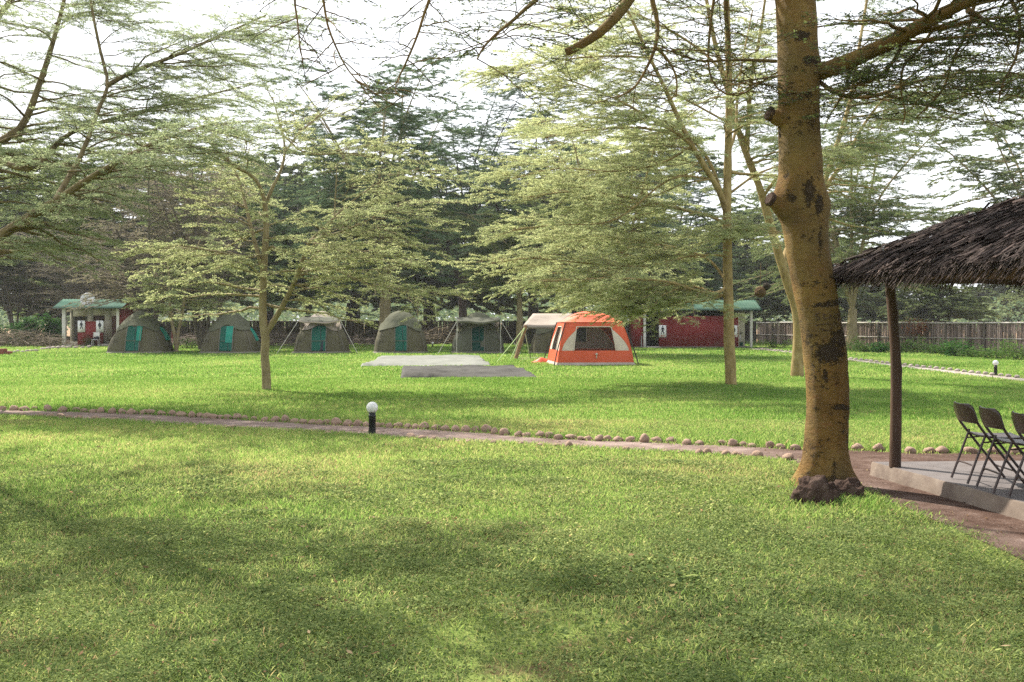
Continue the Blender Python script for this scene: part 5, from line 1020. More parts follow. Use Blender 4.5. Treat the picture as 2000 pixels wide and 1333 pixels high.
# --- big tree at the left edge, its trunk out of the picture
p = np.array([-13.0, 20.5, 0.0])
T = Tree('fever_tree', p, 'big thorn tree at the left edge, one thick yellow limb reaching in over the lawn', 'thorn trees on the lawn', 51, 'bark_limb', 'leaf_pale', 'twig', (.050, .0115), .0045); T.nm = 2.3; T.dm = 6.0
LI = [T.limb([p, p + [.15, 0, 1.2], p + [.3, .1, 2.2]], .36, .30, 14, 12)]
fk = p + [.3, .1, 2.15]
LI.append(T.limb([fk, W(-60, 505, 20), W(0, 462, 19.6), W(50, 428, 19.2), W(105, 396, 18.8), W(190, 340, 18.2), W(300, 280, 17.6), W(420, 240, 17)], .17, .014, 10, 30, power=.8))
LI.append(T.limb([fk, W(-80, 420, 21), W(-30, 300, 21.5), W(40, 250, 22), W(75, 170, 22.5), W(110, 60, 23), W(140, -60, 23.5)], .13, .03, 10, 26))
LI.append(T.limb([W(105, 396, 18.8), W(160, 300, 20), W(190, 220, 20.5), W(210, 165, 21), W(196, 100, 21.3), W(180, 20, 21.5), W(170, -60, 22)], .055, .02, 8, 22))
LI.append(T.limb([W(208, 168, 21), W(260, 140, 21), W(340, 110, 21), W(430, 70, 21), W(520, 30, 21)], .05, .016, 7, 18))
LI.append(T.limb([W(-30, 300, 21.5), W(60, 330, 21), W(130, 265, 22), W(230, 230, 22.5), W(350, 200, 23), W(470, 170, 23.5)], .07, .016, 7, 22))
LI.append(T.limb([fk, [-12, 18.5, 5.0], [-10.5, 16, 7.2], [-8, 13.0, 8.2], [-5, 10.5, 8.8], [-2.6, 9.4, 8.8]], .10, .012, 10, 24))
LI.append(T.limb([fk, [-13.5, 19, 5.5], [-12.5, 14.5, 8], [-10.5, 11, 8.6], [-8, 9, 8.6], [-5.5, 8.2, 8.4]], .10, .012, 10, 24))
LI.append(T.limb([fk, [-14, 21, 6], [-14, 23, 9], [-13, 25, 11]], .15, .04, 10, 20))
LI.append(T.limb([fk, W(-120, 300, 22), W(-60, 120, 22), W(40, -20, 22), W(150, -120, 22)], .15, .03, 10, 20))
K = dict(gap=.19, l3=.72, dens=19, spread=.065)
both(1, 22, (1.3, 2.8), .22, (-8, 20), (0, 110)); both(2, 18, (1.5, 3.0), .25, (-4, 20), (0, 120)); both(3, 16, (1.2, 2.6), .1, (-4, 25), (0, 110)); both(4, 14, (1.2, 2.6), .1, (-4, 20), (0, 90)); both(5, 20, (1.2, 2.7), .15, (-6, 16), (0, 110))
both(6, 30, (1.5, 3.2), .4, (0, 20), None, dens=26); both(7, 34, (1.5, 3.2), .35, (0, 20), None, dens=26); both(8, 12, (1.5, 3.0), .4, (0, 20), None); both(9, 16, (1.4, 3.0), .3, (-4, 18), (0, 120))
T.finish(); TREES.append(T)

# --- dry twiggy shrub tree behind it
def dry_tree(px, d, top, wid, label, seed, leaf='leaf_grey', dens=5):
    T = Tree('dry_thorn_tree', [(px - 1000) / F * d, d, 0], label, 'dry thorn trees', seed, 'bark_grey', leaf, 'twig_dry', (.11, .034), .010); g = T.g; b = T.base; H = (HY - top) / F * d + CAMH; Rr = wid / F * d / 2
    for i in range(5):
        a = 2 * PI * i / 5 + g.uniform(-.4, .4); e = b + [math.cos(a) * Rr * g.uniform(.3, .75), math.sin(a) * Rr * g.uniform(.3, .75), H * g.uniform(.72, 1.0)]
        P, r = T.limb([b, b + (e - b) * [.3, .3, .45] + g.normal(0, .2, 3), e], .12, .03, 6, 14, .03)
        T.sprays(P, r, 22, (Rr * .30, Rr * .62), .22, 1, (-12, 40), None, .12, gap=.22, l3=.75, dens=dens, spread=.08, rk=.5)
    T.finish(); return T
dry_tree(392, 59, 250, 330, 'brown thorn tree thick with bare twigs behind the second dome tent', 64, 'leaf_grey', 4)
dry_tree(290, 58, 225, 420, 'tangled grey-brown dry thorn tree above the first dome tents', 61)
dry_tree(190, 84, 400, 430, 'dry brown thorn thicket tree rising behind the dish hut', 62, 'leaf_grey', 4)
dry_tree(30, 88, 430, 380, 'dry brown thorn tree behind the ivy hedge', 63, 'leaf_grey', 3.5)

# --- small two-stemmed tree between the first two tents
p = G(345, 689); d0 = p[1]
T = Tree('young_thorn_tree', p, 'young two-stemmed thorn tree between the first and second dome tents', None, 71, 'bark_pale', 'leaf_light', 'twig', (.14, .042), .010)
LI = [px_limb(T, [(345, 690), (342, 660), (334, 620), (331, 580), (329, 530), (325, 480)], d0, .12, .03, n=18), px_limb(T, [(346, 680), (348, 650), (357, 610), (361, 570), (372, 520), (390, 470)], d0, .10, .03, n=18)]
K = dict(gap=.32, l3=1.0, dens=14, spread=.11)
both(0, 13, (1.4, 2.8), .35, (-8, 16), (180, 130)); both(1, 13, (1.4, 2.8), .35, (-8, 16), (0, 130)); T.finish()

# --- trees along and behind the far fence
def bg(px, d, top, wid, **k):
    return dict(base=[(px - 1000) / F * d, d, 0], H=(HY - top) / F * d + CAMH, Rr=wid / F * d / 2, **k)
GB = 'tall thorn trees behind the tents'
auto_tree('thorn_tree', label='thick pale-trunked thorn tree with tall layered crown right behind the closed dome tent', group=GB, seed=81, bark='bark_pale', leaf='leaf_blue', zf=3.6, nl=8, n2=13, tr=.38, dens=17, n2low=5, **bg(752, 66, 120, 460))
auto_tree('thorn_tree', label='yellow-stemmed forked thorn tree with light crown behind the orange tent', group=GB, seed=82, bark='bark_yellow', leaf='leaf_light', zf=2.6, nl=6, n2=11, tr=.26, lsize=(.10, .03), dens=15, **bg(1200, 51, 225, 440))
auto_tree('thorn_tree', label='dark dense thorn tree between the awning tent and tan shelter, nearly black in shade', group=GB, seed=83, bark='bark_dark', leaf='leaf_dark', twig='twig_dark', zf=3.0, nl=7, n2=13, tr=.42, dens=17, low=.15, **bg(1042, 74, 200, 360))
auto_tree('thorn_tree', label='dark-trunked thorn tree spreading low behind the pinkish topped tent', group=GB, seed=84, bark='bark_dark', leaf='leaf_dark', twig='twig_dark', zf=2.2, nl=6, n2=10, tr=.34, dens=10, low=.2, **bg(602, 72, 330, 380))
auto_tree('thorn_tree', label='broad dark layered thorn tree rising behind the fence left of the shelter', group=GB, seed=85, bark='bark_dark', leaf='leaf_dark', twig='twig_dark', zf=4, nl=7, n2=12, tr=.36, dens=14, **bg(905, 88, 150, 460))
auto_tree('thorn_tree', label='grey-green thorn tree standing behind the second dome tent', group=GB, seed=86, bark='bark_grey', leaf='leaf_mid', zf=2.6, nl=6, n2=10, tr=.26, dens=12, **bg(430, 70, 250, 420))
auto_tree('thorn_tree', label='pale slim thorn tree behind the middle of the dark fence', group=GB, seed=87, bark='bark_pale', leaf='leaf_mid', zf=3.2, nl=5, n2=9, tr=.20, dens=12, **bg(1015, 68, 380, 300))
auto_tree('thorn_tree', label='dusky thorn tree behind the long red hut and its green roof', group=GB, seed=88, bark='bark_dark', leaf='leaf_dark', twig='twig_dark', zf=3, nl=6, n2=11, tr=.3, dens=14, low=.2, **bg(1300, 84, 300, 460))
GR = 'thorn trees beyond the weathered fence'
t1 = auto_tree('thorn_tree', label='wide layered thorn tree beyond the weathered fence, limbs sweeping up over the thatch', group=GR, seed=91, bark='bark_pale', leaf='leaf_mid', zf=2.4, nl=7, n2=11, tr=.3, lsize=(.11, .034), dens=12, gap=.36, L2=(.25, .5), **bg(1665, 62, 130, 640))
t2 = auto_tree('thorn_tree', label='hazy round thorn tree far beyond the fence, seen just past the wooden post', group=GR, seed=92, bark='bark_dark', leaf='leaf_mid', zf=1.4, nl=7, n2=10, tr=.3, lsize=(.2, .065), twig_r=.016, dens=11, low=.12, **bg(1830, 100, 520, 260))
t3 = auto_tree('thorn_tree', label='tall thorn tree at the picture edge above the thatch, far beyond the fence', group=GR, seed=93, bark='bark_pale', leaf='leaf_mid', zf=3, nl=7, n2=11, tr=.34, lsize=(.16, .05), dens=12, L2=(.25, .5), **bg(2060, 74, 60, 760))
def clone(T, px, d, k, rz, label, group):
    c = copy_tree(T.root); c.location = ((px - 1000) / F * d, d, 0); c.scale = (k, k, k); c.rotation_euler = (0, 0, rz); c['label'] = label; c['group'] = group; return c
clone(t2, 1560, 110, 1.5, 1.0, 'grey-green thorn tree far beyond the fence, between the big trunk and the red hut', GR)
clone(t2, 1705, 120, 1.1, 2.2, 'low far thorn tree over the fence, just past the big trunk', GR)
clone(t2, 1965, 170, 1.8, 4.0, 'bluish distant thorn tree at the picture edge under the thatch', GR)
clone(t2, 2080, 150, 1.6, 5.0, 'distant thorn tree outside the eave at the far edge', GR)
clone(t2, 1420, 130, 2.3, .5, 'tall distant thorn tree behind the long red hut, seen between trunks', GR)
GL = 'distant thorn trees behind the camp'
for i, (px, d, k_, rz, lab) in enumerate(((-60, 95, 2.4, .4, 'distant thorn tree at the far left corner behind the ivy hedge'), (-330, 100, 2.6, 2.9, 'distant thorn tree well beyond the left edge, over open ground'), (-620, 96, 2.4, 5.5, 'outermost distant thorn tree past the left edge'), (110, 110, 2.6, 1.4, 'distant dusty thorn tree rising behind the dish hut roof'), (270, 105, 2.2, 2.1, 'distant thorn tree behind the black mesh dish'), (520, 112, 2.6, 3.1, 'distant thorn tree seen between the second and third dome tents'),
        (690, 120, 2.8, 4.4, 'distant thorn tree just left of the thick pale trunk'), (840, 125, 2.6, 5.2, 'distant thorn tree right of the closed dome tent'), (1130, 118, 3.0, 0.9, 'distant thorn tree above the orange tent, deep in the grove'))):
    clone(t2, px, d, k_, rz, lab, GL)
# scrubby wood closing the view: one mass, too deep to count
far = MB(); g = np.random.default_rng(8); N = 95000
fx = g.uniform(-1.9, 1.8, N); fd = g.uniform(135, 330, N); fxx = fx * fd * .5; hh = (3.2 + 5.5 * fbm(np.column_stack([fxx, fd * .5, np.zeros(N)]), .06, 5, 3)) * np.where(fx > .62, .75, 1.1) * (fd / 180) ** .5
z_ = hh * g.random(N) ** .7; sz = g.uniform(.22, .55, N) * fd / 180; a = g.uniform(0, 2 * PI, N); C = np.column_stack([fxx, fd, z_]); U = np.column_stack([np.cos(a), np.sin(a) * .6, g.normal(0, .3, N)]) * sz[:, None]; Vv = np.column_stack([g.normal(0, .35, N), g.normal(0, .5, N), np.ones(N)]) * sz[:, None] * .42
far.add(np.stack([C - U, C - Vv, C + U, C + Vv], 1).reshape(-1, 3), np.arange(N)[:, None] * 4 + np.arange(4)[None], g.random(N)); tag(far.build('far_wood', M['leaf_blue']), 'far wood closing the view beyond the fences', None, None, 'stuff')
# ---------------------------------------------------------------- the big yellow tree in front
D = 10.3
p = np.array([*W(1608, 950, D)[:2], 0.0]); bt = None
m, nt, out = newmat('bark_big'); b = nd(nt, 'ShaderNodeBsdfPrincipled'); b.inputs['Roughness'].default_value = .85; b.inputs['Specular IOR Level'].default_value = .2
base = ramp(nt, noise(nt, 3.5, 6, .6, stretch=(1, 1, .5)), [(0.28, (0.095, 0.048, 0.012)), (0.5, (0.185, 0.105, 0.027)), (0.75, (0.31, 0.205, 0.065))])
rust = ramp(nt, noise(nt, 11, 6, .7, stretch=(1, 1, 2.2)), [(0.54, (0, 0, 0)), (0.62, (.8, .8, .8))]); base = mixc(nt, rust, base, (0.20, 0.095, 0.032)); pw = ramp(nt, noise(nt, 1.4, 4, .6), [(0.42, (0, 0, 0)), (0.64, (.7, .7, .7))]); base = mixc(nt, pw, base, (0.15, 0.115, 0.042))
at = nd(nt, 'ShaderNodeAttribute', attribute_name='wear'); n2 = noise(nt, 19, 8, .78, stretch=(1, 1, 1.25))
ad = nd(nt, 'ShaderNodeMath', operation='MULTIPLY_ADD'); ad.inputs[1].default_value = 1.15; nt.links.new(n2, ad.inputs[0]); nt.links.new(at.outputs['Fac'], ad.inputs[2])
dk = ramp(nt, ad.outputs[0], [(0.84, (0, 0, 0)), (0.99, (.94, .94, .94))]); base = mixc(nt, dk, base, (0.034, 0.023, 0.017))
# fine horizontal cracks and pale peeling flakes
ck = ramp(nt, noise(nt, 7, 8, .8, stretch=(1.2, 1.2, 5.0)), [(0.30, (.85, .85, .85)), (0.40, (0, 0, 0))]); base = mixc(nt, ck, base, (0.060, 0.036, 0.016))
fk = ramp(nt, noise(nt, 20, 6, .75, stretch=(1, 1, 1.8)), [(0.60, (0, 0, 0)), (0.66, (.75, .75, .75))]); base = mixc(nt, fk, base, (0.34, 0.255, 0.105))
br = ramp(nt, noise(nt, 2.2, 5, .7), [(0.46, (0, 0, 0)), (0.70, (.6, .6, .6))]); base = mixc(nt, br, base, (0.085, 0.055, 0.024))
nt.links.new(base, b.inputs['Base Color']); bn = nd(nt, 'ShaderNodeBump'); bn.inputs['Strength'].default_value = 1.0; bn.inputs['Distance'].default_value = .03
hm = nd(nt, 'ShaderNodeMath', operation='SUBTRACT'); nt.links.new(noise(nt, 18, 8, .75, stretch=(.8, .8, 2.0)), hm.inputs[0]); nt.links.new(dk, hm.inputs[1]); h2_ = nd(nt, 'ShaderNodeMath', operation='SUBTRACT'); nt.links.new(hm.outputs[0], h2_.inputs[0]); nt.links.new(ck, h2_.inputs[1])
nt.links.new(h2_.outputs[0], bn.inputs['Height']); nt.links.new(bn.outputs[0], b.inputs['Normal']); nt.links.new(b.outputs[0], out.inputs[0]); M['bark_big'] = m
T = Tree('big_fever_tree', p, 'big yellow-barked tree in front with dark scars, sawn limb stubs and gnarled foot', None, 101, 'bark_big', 'leaf_shade', 'twig_dark', (.034, .0115), .0036)
prof = [(-260, 1500, 1560), (-100, 1508, 1580), (0, 1515, 1592), (60, 1518, 1595), (100, 1520, 1597), (140, 1520, 1600), (180, 1520, 1599), (250, 1521, 1601), (300, 1521, 1604), (350, 1522, 1607), (400, 1521, 1616), (430, 1527, 1615), (470, 1534, 1616), (500, 1538, 1620), (560, 1550, 1632), (620, 1561, 1640), (660, 1566, 1649), (700, 1570, 1654), (760, 1576, 1657), (820, 1575, 1656), (870, 1571, 1655), (905, 1567, 1655), (930, 1560, 1659), (950, 1554, 1664), (966, 1546, 1672), (985, 1540, 1680)]
yy = np.linspace(-260, 985, 230)[::-1]; pl = np.array(prof, float); xl_ = np.interp(yy, pl[:, 0], pl[:, 1]); xr_ = np.interp(yy, pl[:, 0], pl[:, 2])
ker = np.ones(7) / 7; xl_[3:-3] = np.convolve(xl_, ker, 'valid'); xr_[3:-3] = np.convolve(xr_, ker, 'valid')
P = np.array([W((a + c) / 2, y, D) for a, c, y in zip(xl_, xr_, yy)]); r = (xr_ - xl_) / 2 / F * D
a_ = np.arange(56) * 2 * PI / 56
ring = P[:, None, :] + np.stack([np.cos(a_), np.sin(a_), 0 * a_], -1)[None] * r[:, None, None]
flute = 1 + .10 * (fbm(ring, 2.6, 5, 3) - .5) + .03 * (fbm(ring * [1, 1, .35], 12, 9, 3) - .5) + .05 * (fbm(ring * [1, 1, 1.6], 7, 19, 3) - .5)
foot = np.clip((0.38 - P[:, 2]) / .38, 0, 1)[:, None]; flute = flute + foot ** 1.4 * (.22 * np.cos(a_ * 5 + .8)[None] + .14)
V = P[:, None, :] + np.stack([np.cos(a_), np.sin(a_), 0 * a_], -1)[None] * (r[:, None] * flute)[..., None]
# swellings where the two sawn limbs left the trunk
for (sx, sy), amp, sg in (((1512, 228), .045, .085), ((1520, 398), .085, .13), ((1612, 400), .03, .12), ((1600, 135), .03, .10)):
    c = W(sx, sy, D); dist = np.linalg.norm((V - c) * [1, 1, .8], axis=-1); dirv = (V - P[:, None, :]); dirv /= np.linalg.norm(dirv, axis=-1)[..., None]; V = V + dirv * (amp * np.exp(-(dist / sg) ** 2))[..., None]
# wear: where the bark is scarred dark (position on the trunk in photo pixels, size, strength)
scx = 1000 + V[..., 0] / V[..., 1] * F; scy = HY - (V[..., 2] - CAMH) / V[..., 1] * F; front = V[..., 1] < D + .02
wear = np.zeros(scx.shape)
for x, y, wx, wy, am in ((1622, 690, 34, 26, .55), (1640, 662, 22, 22, .55), (1650, 640, 14, 60, .42), (1608, 596, 40, 6, .46), (1640, 590, 22, 7, .5), (1642, 796, 20, 7, .6), (1612, 735, 8, 34, .38), (1602, 700, 8, 22, .40), (1595, 800, 12, 8, .30), (1575, 650, 12, 14, .30), (1565, 600, 9, 10, .30), (1590, 655, 10, 6, .32),
                        (1565, 70, 26, 14, .46), (1585, 118, 22, 12, .46), (1535, 85, 14, 12, .28), (1580, 185, 10, 16, .36), (1535, 175, 8, 8, .34), (1580, 375, 16, 34, .50), (1600, 400, 12, 30, .48), (1545, 385, 16, 18, .36), (1535, 345, 14, 10, .30), (1523, 250, 5, 34, .45), (1585, 210, 14, 6, .3), (1560, 490, 30, 5, .22), (1603, 480, 8, 60, .34), (1555, 245, 12, 18, .25), (1540, 300, 10, 10, .28), (1575, 335, 20, 5, .3),
                        (1610, 945, 60, 18, .50), (1590, 905, 14, 22, .26), (1630, 915, 10, 26, .3), (1575, 925, 30, 4, .26), (1655, 860, 6, 60, .24), (1622, 30, 30, 8, .3)):
    wear = np.maximum(wear, am * np.exp(-(((scx - x) / wx) ** 2 + ((scy - y) / wy) ** 2)) * front)
wear = np.maximum(wear, .22 * (fbm(V * [1, 1, 1.6], 3.0, 77, 3) > .60))
mbk = MB(); mbk.grid(V, wrap=True); T.mb = MB(); T.nm = 1.6; T.dm = 2.2
WEAR = wear.ravel()
# limbs
LI = []
LI.append(px_limb(T, [(1596, 143), (1625, 133), (1660, 120), (1700, 102), (1740, 84), (1790, 58), (1840, 32), (1900, 2), (1980, -40), (2080, -90)], np.linspace(D, D - 1.6, 10), .085, .035, n=34, sides=12, wob=.004))
LI.append(px_limb(T, [(1770, 68), (1745, 120), (1715, 150), (1680, 165), (1640, 178), (1610, 172)], np.linspace(D - .4, D - .3, 6), .022, .008))
LI.append(px_limb(T, [(1840, 30), (1800, 90), (1765, 130), (1760, 180), (1768, 220), (1762, 245)], np.linspace(D - .6, D - .8, 6), .018, .006))
LI.append(px_limb(T, [(1905, 0), (1890, 60), (1860, 120), (1848, 160), (1830, 190), (1790, 230)], np.linspace(D - .8, D - .5, 6), .018, .006))
LI.append(px_limb(T, [(1960, -30), (1990, 40), (1985, 110), (1960, 160), (1950, 200)], np.linspace(D - 1, D - 1.3, 5), .02, .007))
LI.append(px_limb(T, [(1890, 20), (1940, 50), (2010, 70), (2080, 80)], np.linspace(D - .8, D - .3, 4), .03, .012))
LI.append(px_limb(T, [(1600, 160), (1640, 185), (1700, 190), (1760, 170), (1830, 150), (1930, 140), (2030, 150)], np.linspace(D, D + 1.6, 7), .024, .010))
# hanging branches left of the trunk
up = P[-1]
LI.append(T.limb([up, W(1400, -330, 10.0), W(1300, -140, 9.8), W(1235, -10, 9.6), W(1185, 52, 9.5), W(1145, 82, 9.45), W(1107, 102, 9.4)], .11, .036, 10, 30))
LI.append(px_limb(T, [(1300, -150), (1272, -30), (1284, 45), (1280, 92), (1262, 135), (1240, 170), (1205, 192)], np.linspace(9.8, 9.3, 7), .036, .007))
LI.append(px_limb(T, [(1280, 92), (1300, 112), (1317, 140), (1322, 165), (1320, 190)], np.linspace(9.5, 9.5, 5), .016, .006))
LI.append(px_limb(T, [(1235, -10), (1150, -60), (1060, -10), (1000, 42), (970, 66), (945, 92), (932, 116)], np.linspace(9.6, 8.8, 7), .03, .008))
LI.append(px_limb(T, [(1060, -10), (960, -40), (860, -30), (835, 10), (815, 70), (792, 125), (772, 168), (778, 186), (795, 188)], np.linspace(9.0, 8.4, 9), .024, .0045, n=26))
LI.append(px_limb(T, [(860, -30), (740, -80), (640, -60), (636, 30), (662, 105), (690, 150), (722, 176)], np.linspace(8.7, 8.0, 7), .02, .0035, n=24))
LI.append(px_limb(T, [(740, -80), (620, -90), (578, -20), (582, 50), (586, 90), (592, 120)], np.linspace(8.6, 8.0, 6), .018, .0035, n=22))
LI.append(T.limb([up, W(1480, -330, 10.6), W(1440, -160, 10.8), W(1418, 0, 10.9), W(1424, 90, 11), W(1420, 150, 11)], .07, .012, 8, 24))
LI.append(px_limb(T, [(1440, -160), (1400, -30), (1384, 90), (1388, 150), (1410, 180), (1445, 186), (1480, 165), (1520, 140)], np.linspace(10.8, 10.2, 8), .022, .006, n=24))
LI.append(px_limb(T, [(1516, 120), (1470, 118), (1420, 118), (1370, 120), (1320, 105), (1290, 90)], np.linspace(D - .1, D - .6, 6), .018, .006))
LI.append(px_limb(T, [(1516, 150), (1480, 155), (1440, 160), (1410, 175)], np.linspace(D - .1, D - .4, 4), .012, .005))
# crown above the picture: limbs spreading over the near lawn
for i, (ax, ln, hz) in enumerate(((10, 7, 3.2), (60, 6, 3.6), (104, 6.8, 3.2), (122, 7.2, 2.8), (140, 7, 3.2), (170, 7.0, 3.0), (250, 6.5, 2.8), (320, 7, 2.6))):
    a2 = R(ax); e = up + [math.cos(a2) * ln, math.sin(a2) * ln, hz]; LI.append(T.limb([up - [0, 0, .3], up + (e - up) * [.4, .4, .6], e], .11, .02, 8, 18, .02))
K = dict(gap=.14, l3=.5, dens=20, spread=.045)
for i in (0,): both(i, 20, (.8, 2.0), .25, (-14, 22), (0, 130), .10)
both(1, 9, (.5, 1.1), .1, (-10, 30), None, .05); both(2, 10, (.5, 1.2), .1, (-15, 25), None, .06); both(3, 12, (.5, 1.2), .1, (-15, 25), None, .06); both(4, 12, (.6, 1.3), .0, (-15, 25), None, .06); both(5, 9, (.8, 1.6), .1, (-15, 15), (0, 100)); both(6, 18, (.7, 1.7), .1, (-14, 18), (0, 140))
K = dict(gap=.15, l3=.34, dens=10, spread=.032)
both(8, 9, (.3, .9), .25, (-30, 30), None, .1); both(9, 5, (.2, .6), .1, (-30, 20), None, .1); both(10, 16, (.4, 1.1), .25, (-25, 20), None, .1, dens=18); both(11, 13, (.2, .6), .3, (-35, 15), None, .1, dens=7); both(12, 12, (.2, .5), .35, (-40, 10), None, .1, dens=7); both(13, 8, (.15, .4), .35, (-40, 10), None, .1, dens=6)
both(14, 10, (.4, 1.0), .35, (-25, 20), None, .1, dens=12); both(15, 10, (.3, .8), .3, (-25, 20), None, .1, dens=9); both(16, 10, (.4, .9), .1, (-25, 15), (180, 120), .1, dens=14); both(17, 6, (.3, .7), .1, (-20, 15), None, .1, dens=12)
both(7, 10, (.5, 1.3), .35, (-20, 20), (180, 120), .1, dens=15)
K = dict(gap=.30, l3=.9, dens=16, spread=.09)
for i in range(18, 26): both(i, 6 if i in (20, 21, 22) else 8, (1.6, 3.0), .25, (-4, 15), None, .1)
n0 = sum(len(v) for v in T.mb.V)
# trunk first, then limbs: one mesh
allm = MB(); allm.V = mbk.V + T.mb.V; allm.F = mbk.F + [f + mbk.n for f in T.mb.F]; allm.A = mbk.A + T.mb.A; allm.M = mbk.M + T.mb.M; allm.n = mbk.n + T.mb.n
T.mb = allm; T.ls = (.036, .012); T.finish()
wa = np.zeros(allm.n, np.float32); wa[:len(WEAR)] = WEAR; at_ = T.trunk.data.attributes.new('wear', 'FLOAT', 'POINT'); at_.data.foreach_set('value', wa)
# sawn stubs: flared collars of bark ending in a dark cut face
for (cx, cy), (ex, ey), r0, r1 in (((1540, 236), (1500, 222), .10, .062), ((1548, 412), (1502, 388), .17, .066)):
    mb = MB(); A_, B_ = W(cx, cy, D - .02), W(ex, ey, D - .12); L_ = smooth_path([A_, (A_ + B_) / 2 - [0, 0, .01], B_], 14); sdv = int(cx)
    mb.tube(L_, r1 + (r0 - r1) * (1 - np.linspace(0, 1, 14)) ** 1.8, 22, cap=False, bump=lambda Q, a: 1 + .45 * (fbm(Q, 13, sdv, 3) - .5)); st = mb.build('limb_stub', M['bark_big'], T.root, True, T.base)
    dr_ = (B_ - A_) / np.linalg.norm(B_ - A_); mb = MB(); mb.tube([B_ - dr_ * .035, B_ - dr_ * .012, B_ + dr_ * .006], [r1 * 1.06, r1 * 1.10, r1 * .80], 22, bump=lambda Q, a: 1 + .5 * (fbm(Q, 16, sdv, 3) - .5)); mb.build('sawn_face', M['stump'], st, True, T.base)
# carved scrawl on the bark
sc_ = MB()
def stroke(pts):
    q = smooth_path([np.array(W(x, y, D) * 1.0) for x, y in pts], 10); ctr = np.array([np.interp(v[2], P[:, 2], P[:, i]) for v in q for i in (0, 1)]).reshape(-1, 2); rad = np.interp(q[:, 2], P[:, 2], r)
    dx = np.clip(q[:, 0] - ctr[:, 0], -rad * .97, rad * .97); q[:, 1] = ctr[:, 1] - np.sqrt(rad ** 2 - dx ** 2) * 1.0 - .004; sc_.tube(q, .0035, 5)
for s_ in ([(1590, 612), (1581, 616), (1590, 622), (1582, 628)], [(1597, 612), (1597, 624), (1603, 622)], [(1594, 616), (1602, 615)], [(1607, 624), (1610, 615), (1613, 624)], [(1622, 614), (1616, 619), (1622, 624)], [(1626, 612), (1630, 619), (1636, 610)], [(1630, 619), (1627, 628)], [(1583, 636), (1600, 633), (1620, 636)], [(1590, 642), (1604, 646), (1612, 640)]): stroke(s_)
sc_.build('carved_scrawl', M['stump'], T.root, True, T.base)
# gnarled root stumps at the foot
def stump(px, py, wx, wy, hz, seed, label):
    c = G(px, py); mb = MB(); nr, ns = 34, 48; th = np.arange(ns) * 2 * PI / ns; V = []
    for i in range(nr):
        f_ = PI / 2 * i / (nr - 1); k_ = math.cos(f_) ** .62 * 1.05 if i < nr - 1 else .002; z = hz * math.sin(f_) ** .9
        V.append([(wx * k_ * math.cos(a), wy * k_ * math.sin(a), z) for a in th])
    V = np.array(V); Q = V.reshape(-1, 3) + c; n = fbm(Q, 5.0, seed, 4) - .5; rg = np.abs(fbm(Q * [1, 1, .55], 10, seed + 3, 4) - .5); V = V * (1 + 1.1 * n - 1.5 * rg + .22).reshape(nr, ns)[..., None] + [0, 0, -.03]
    mb.grid(V, wrap=True); o_ = mb.build('root_stump', M['stump'], None, True); o_.location = c; return tag(o_, label, 'stump', 'gnarled stumps at the foot of the big tree')
stump(1594, 981, .19, .14, .21, 3, 'larger dark gnarled root stump at the foot of the big yellow trunk')
stump(1650, 974, .135, .12, .19, 9, 'smaller mossy knotted stump at the big trunk, on the side of the pavilion')

# ---------------------------------------------------------------- hedge, brush and weeds
def bush(name, base, wx, wy, h, n, leaf, label, cat, group, seed, lsize=.10, stems=9, shape=1.0):
    g = np.random.default_rng(seed); o_ = empty(name, base, 0, label, cat, group); mb = MB(); st = MB(); pts = []
    for i in range(stems):
        a = g.uniform(0, 2 * PI); rr = g.random() ** .5; e = np.array([math.cos(a) * wx * rr, math.sin(a) * wy * rr, h * g.uniform(.55, 1.0) * (1 - .45 * rr * shape)]); b0 = np.array([e[0] * .35, e[1] * .35, 0]); q = smooth_path([b0, (b0 + e) / 2 + g.normal(0, .06, 3) * [1, 1, .3], e], 6); st.tube(q, np.linspace(.014, .005, 6), 4, cap=False); pts.append(q)
    k_ = g.integers(0, stems, n); u = g.uniform(.1, 1.05, n) * 5; i0 = np.clip(u.astype(int), 0, 4); A = np.array(pts); f = (u - i0)[:, None]; C = A[k_, i0] * (1 - f) + A[k_, i0 + 1] * f
    C = C + g.normal(0, 1, (n, 3)) * [min(wx, .45) * .32, min(wy, .45) * .32, .07]; C[:, 2] = np.abs(C[:, 2]) + .02
    a = g.uniform(0, 2 * PI, n); U = np.column_stack([np.cos(a), np.sin(a), g.normal(-.15, .35, n)]); N_ = g.normal(0, .5, (n, 3)) + [0, -.2, 1]; Vv = np.cross(N_, U); Vv /= np.linalg.norm(Vv, axis=1)[:, None]; l = (lsize * g.uniform(.6, 1.4, n))[:, None]
    mb.add(np.stack([C, C + U * l * .45 + Vv * l * .28, C + U * l, C + U * l * .45 - Vv * l * .28], 1).reshape(-1, 3), np.arange(n)[:, None] * 4 + np.arange(4)[None], np.clip(g.beta(2, 2, stems)[k_] * .5 + g.random(n) * .5, 0, 1))
    mb.build('leaves', M[leaf], o_); st.build('stems', M['twig'], o_, True); return o_
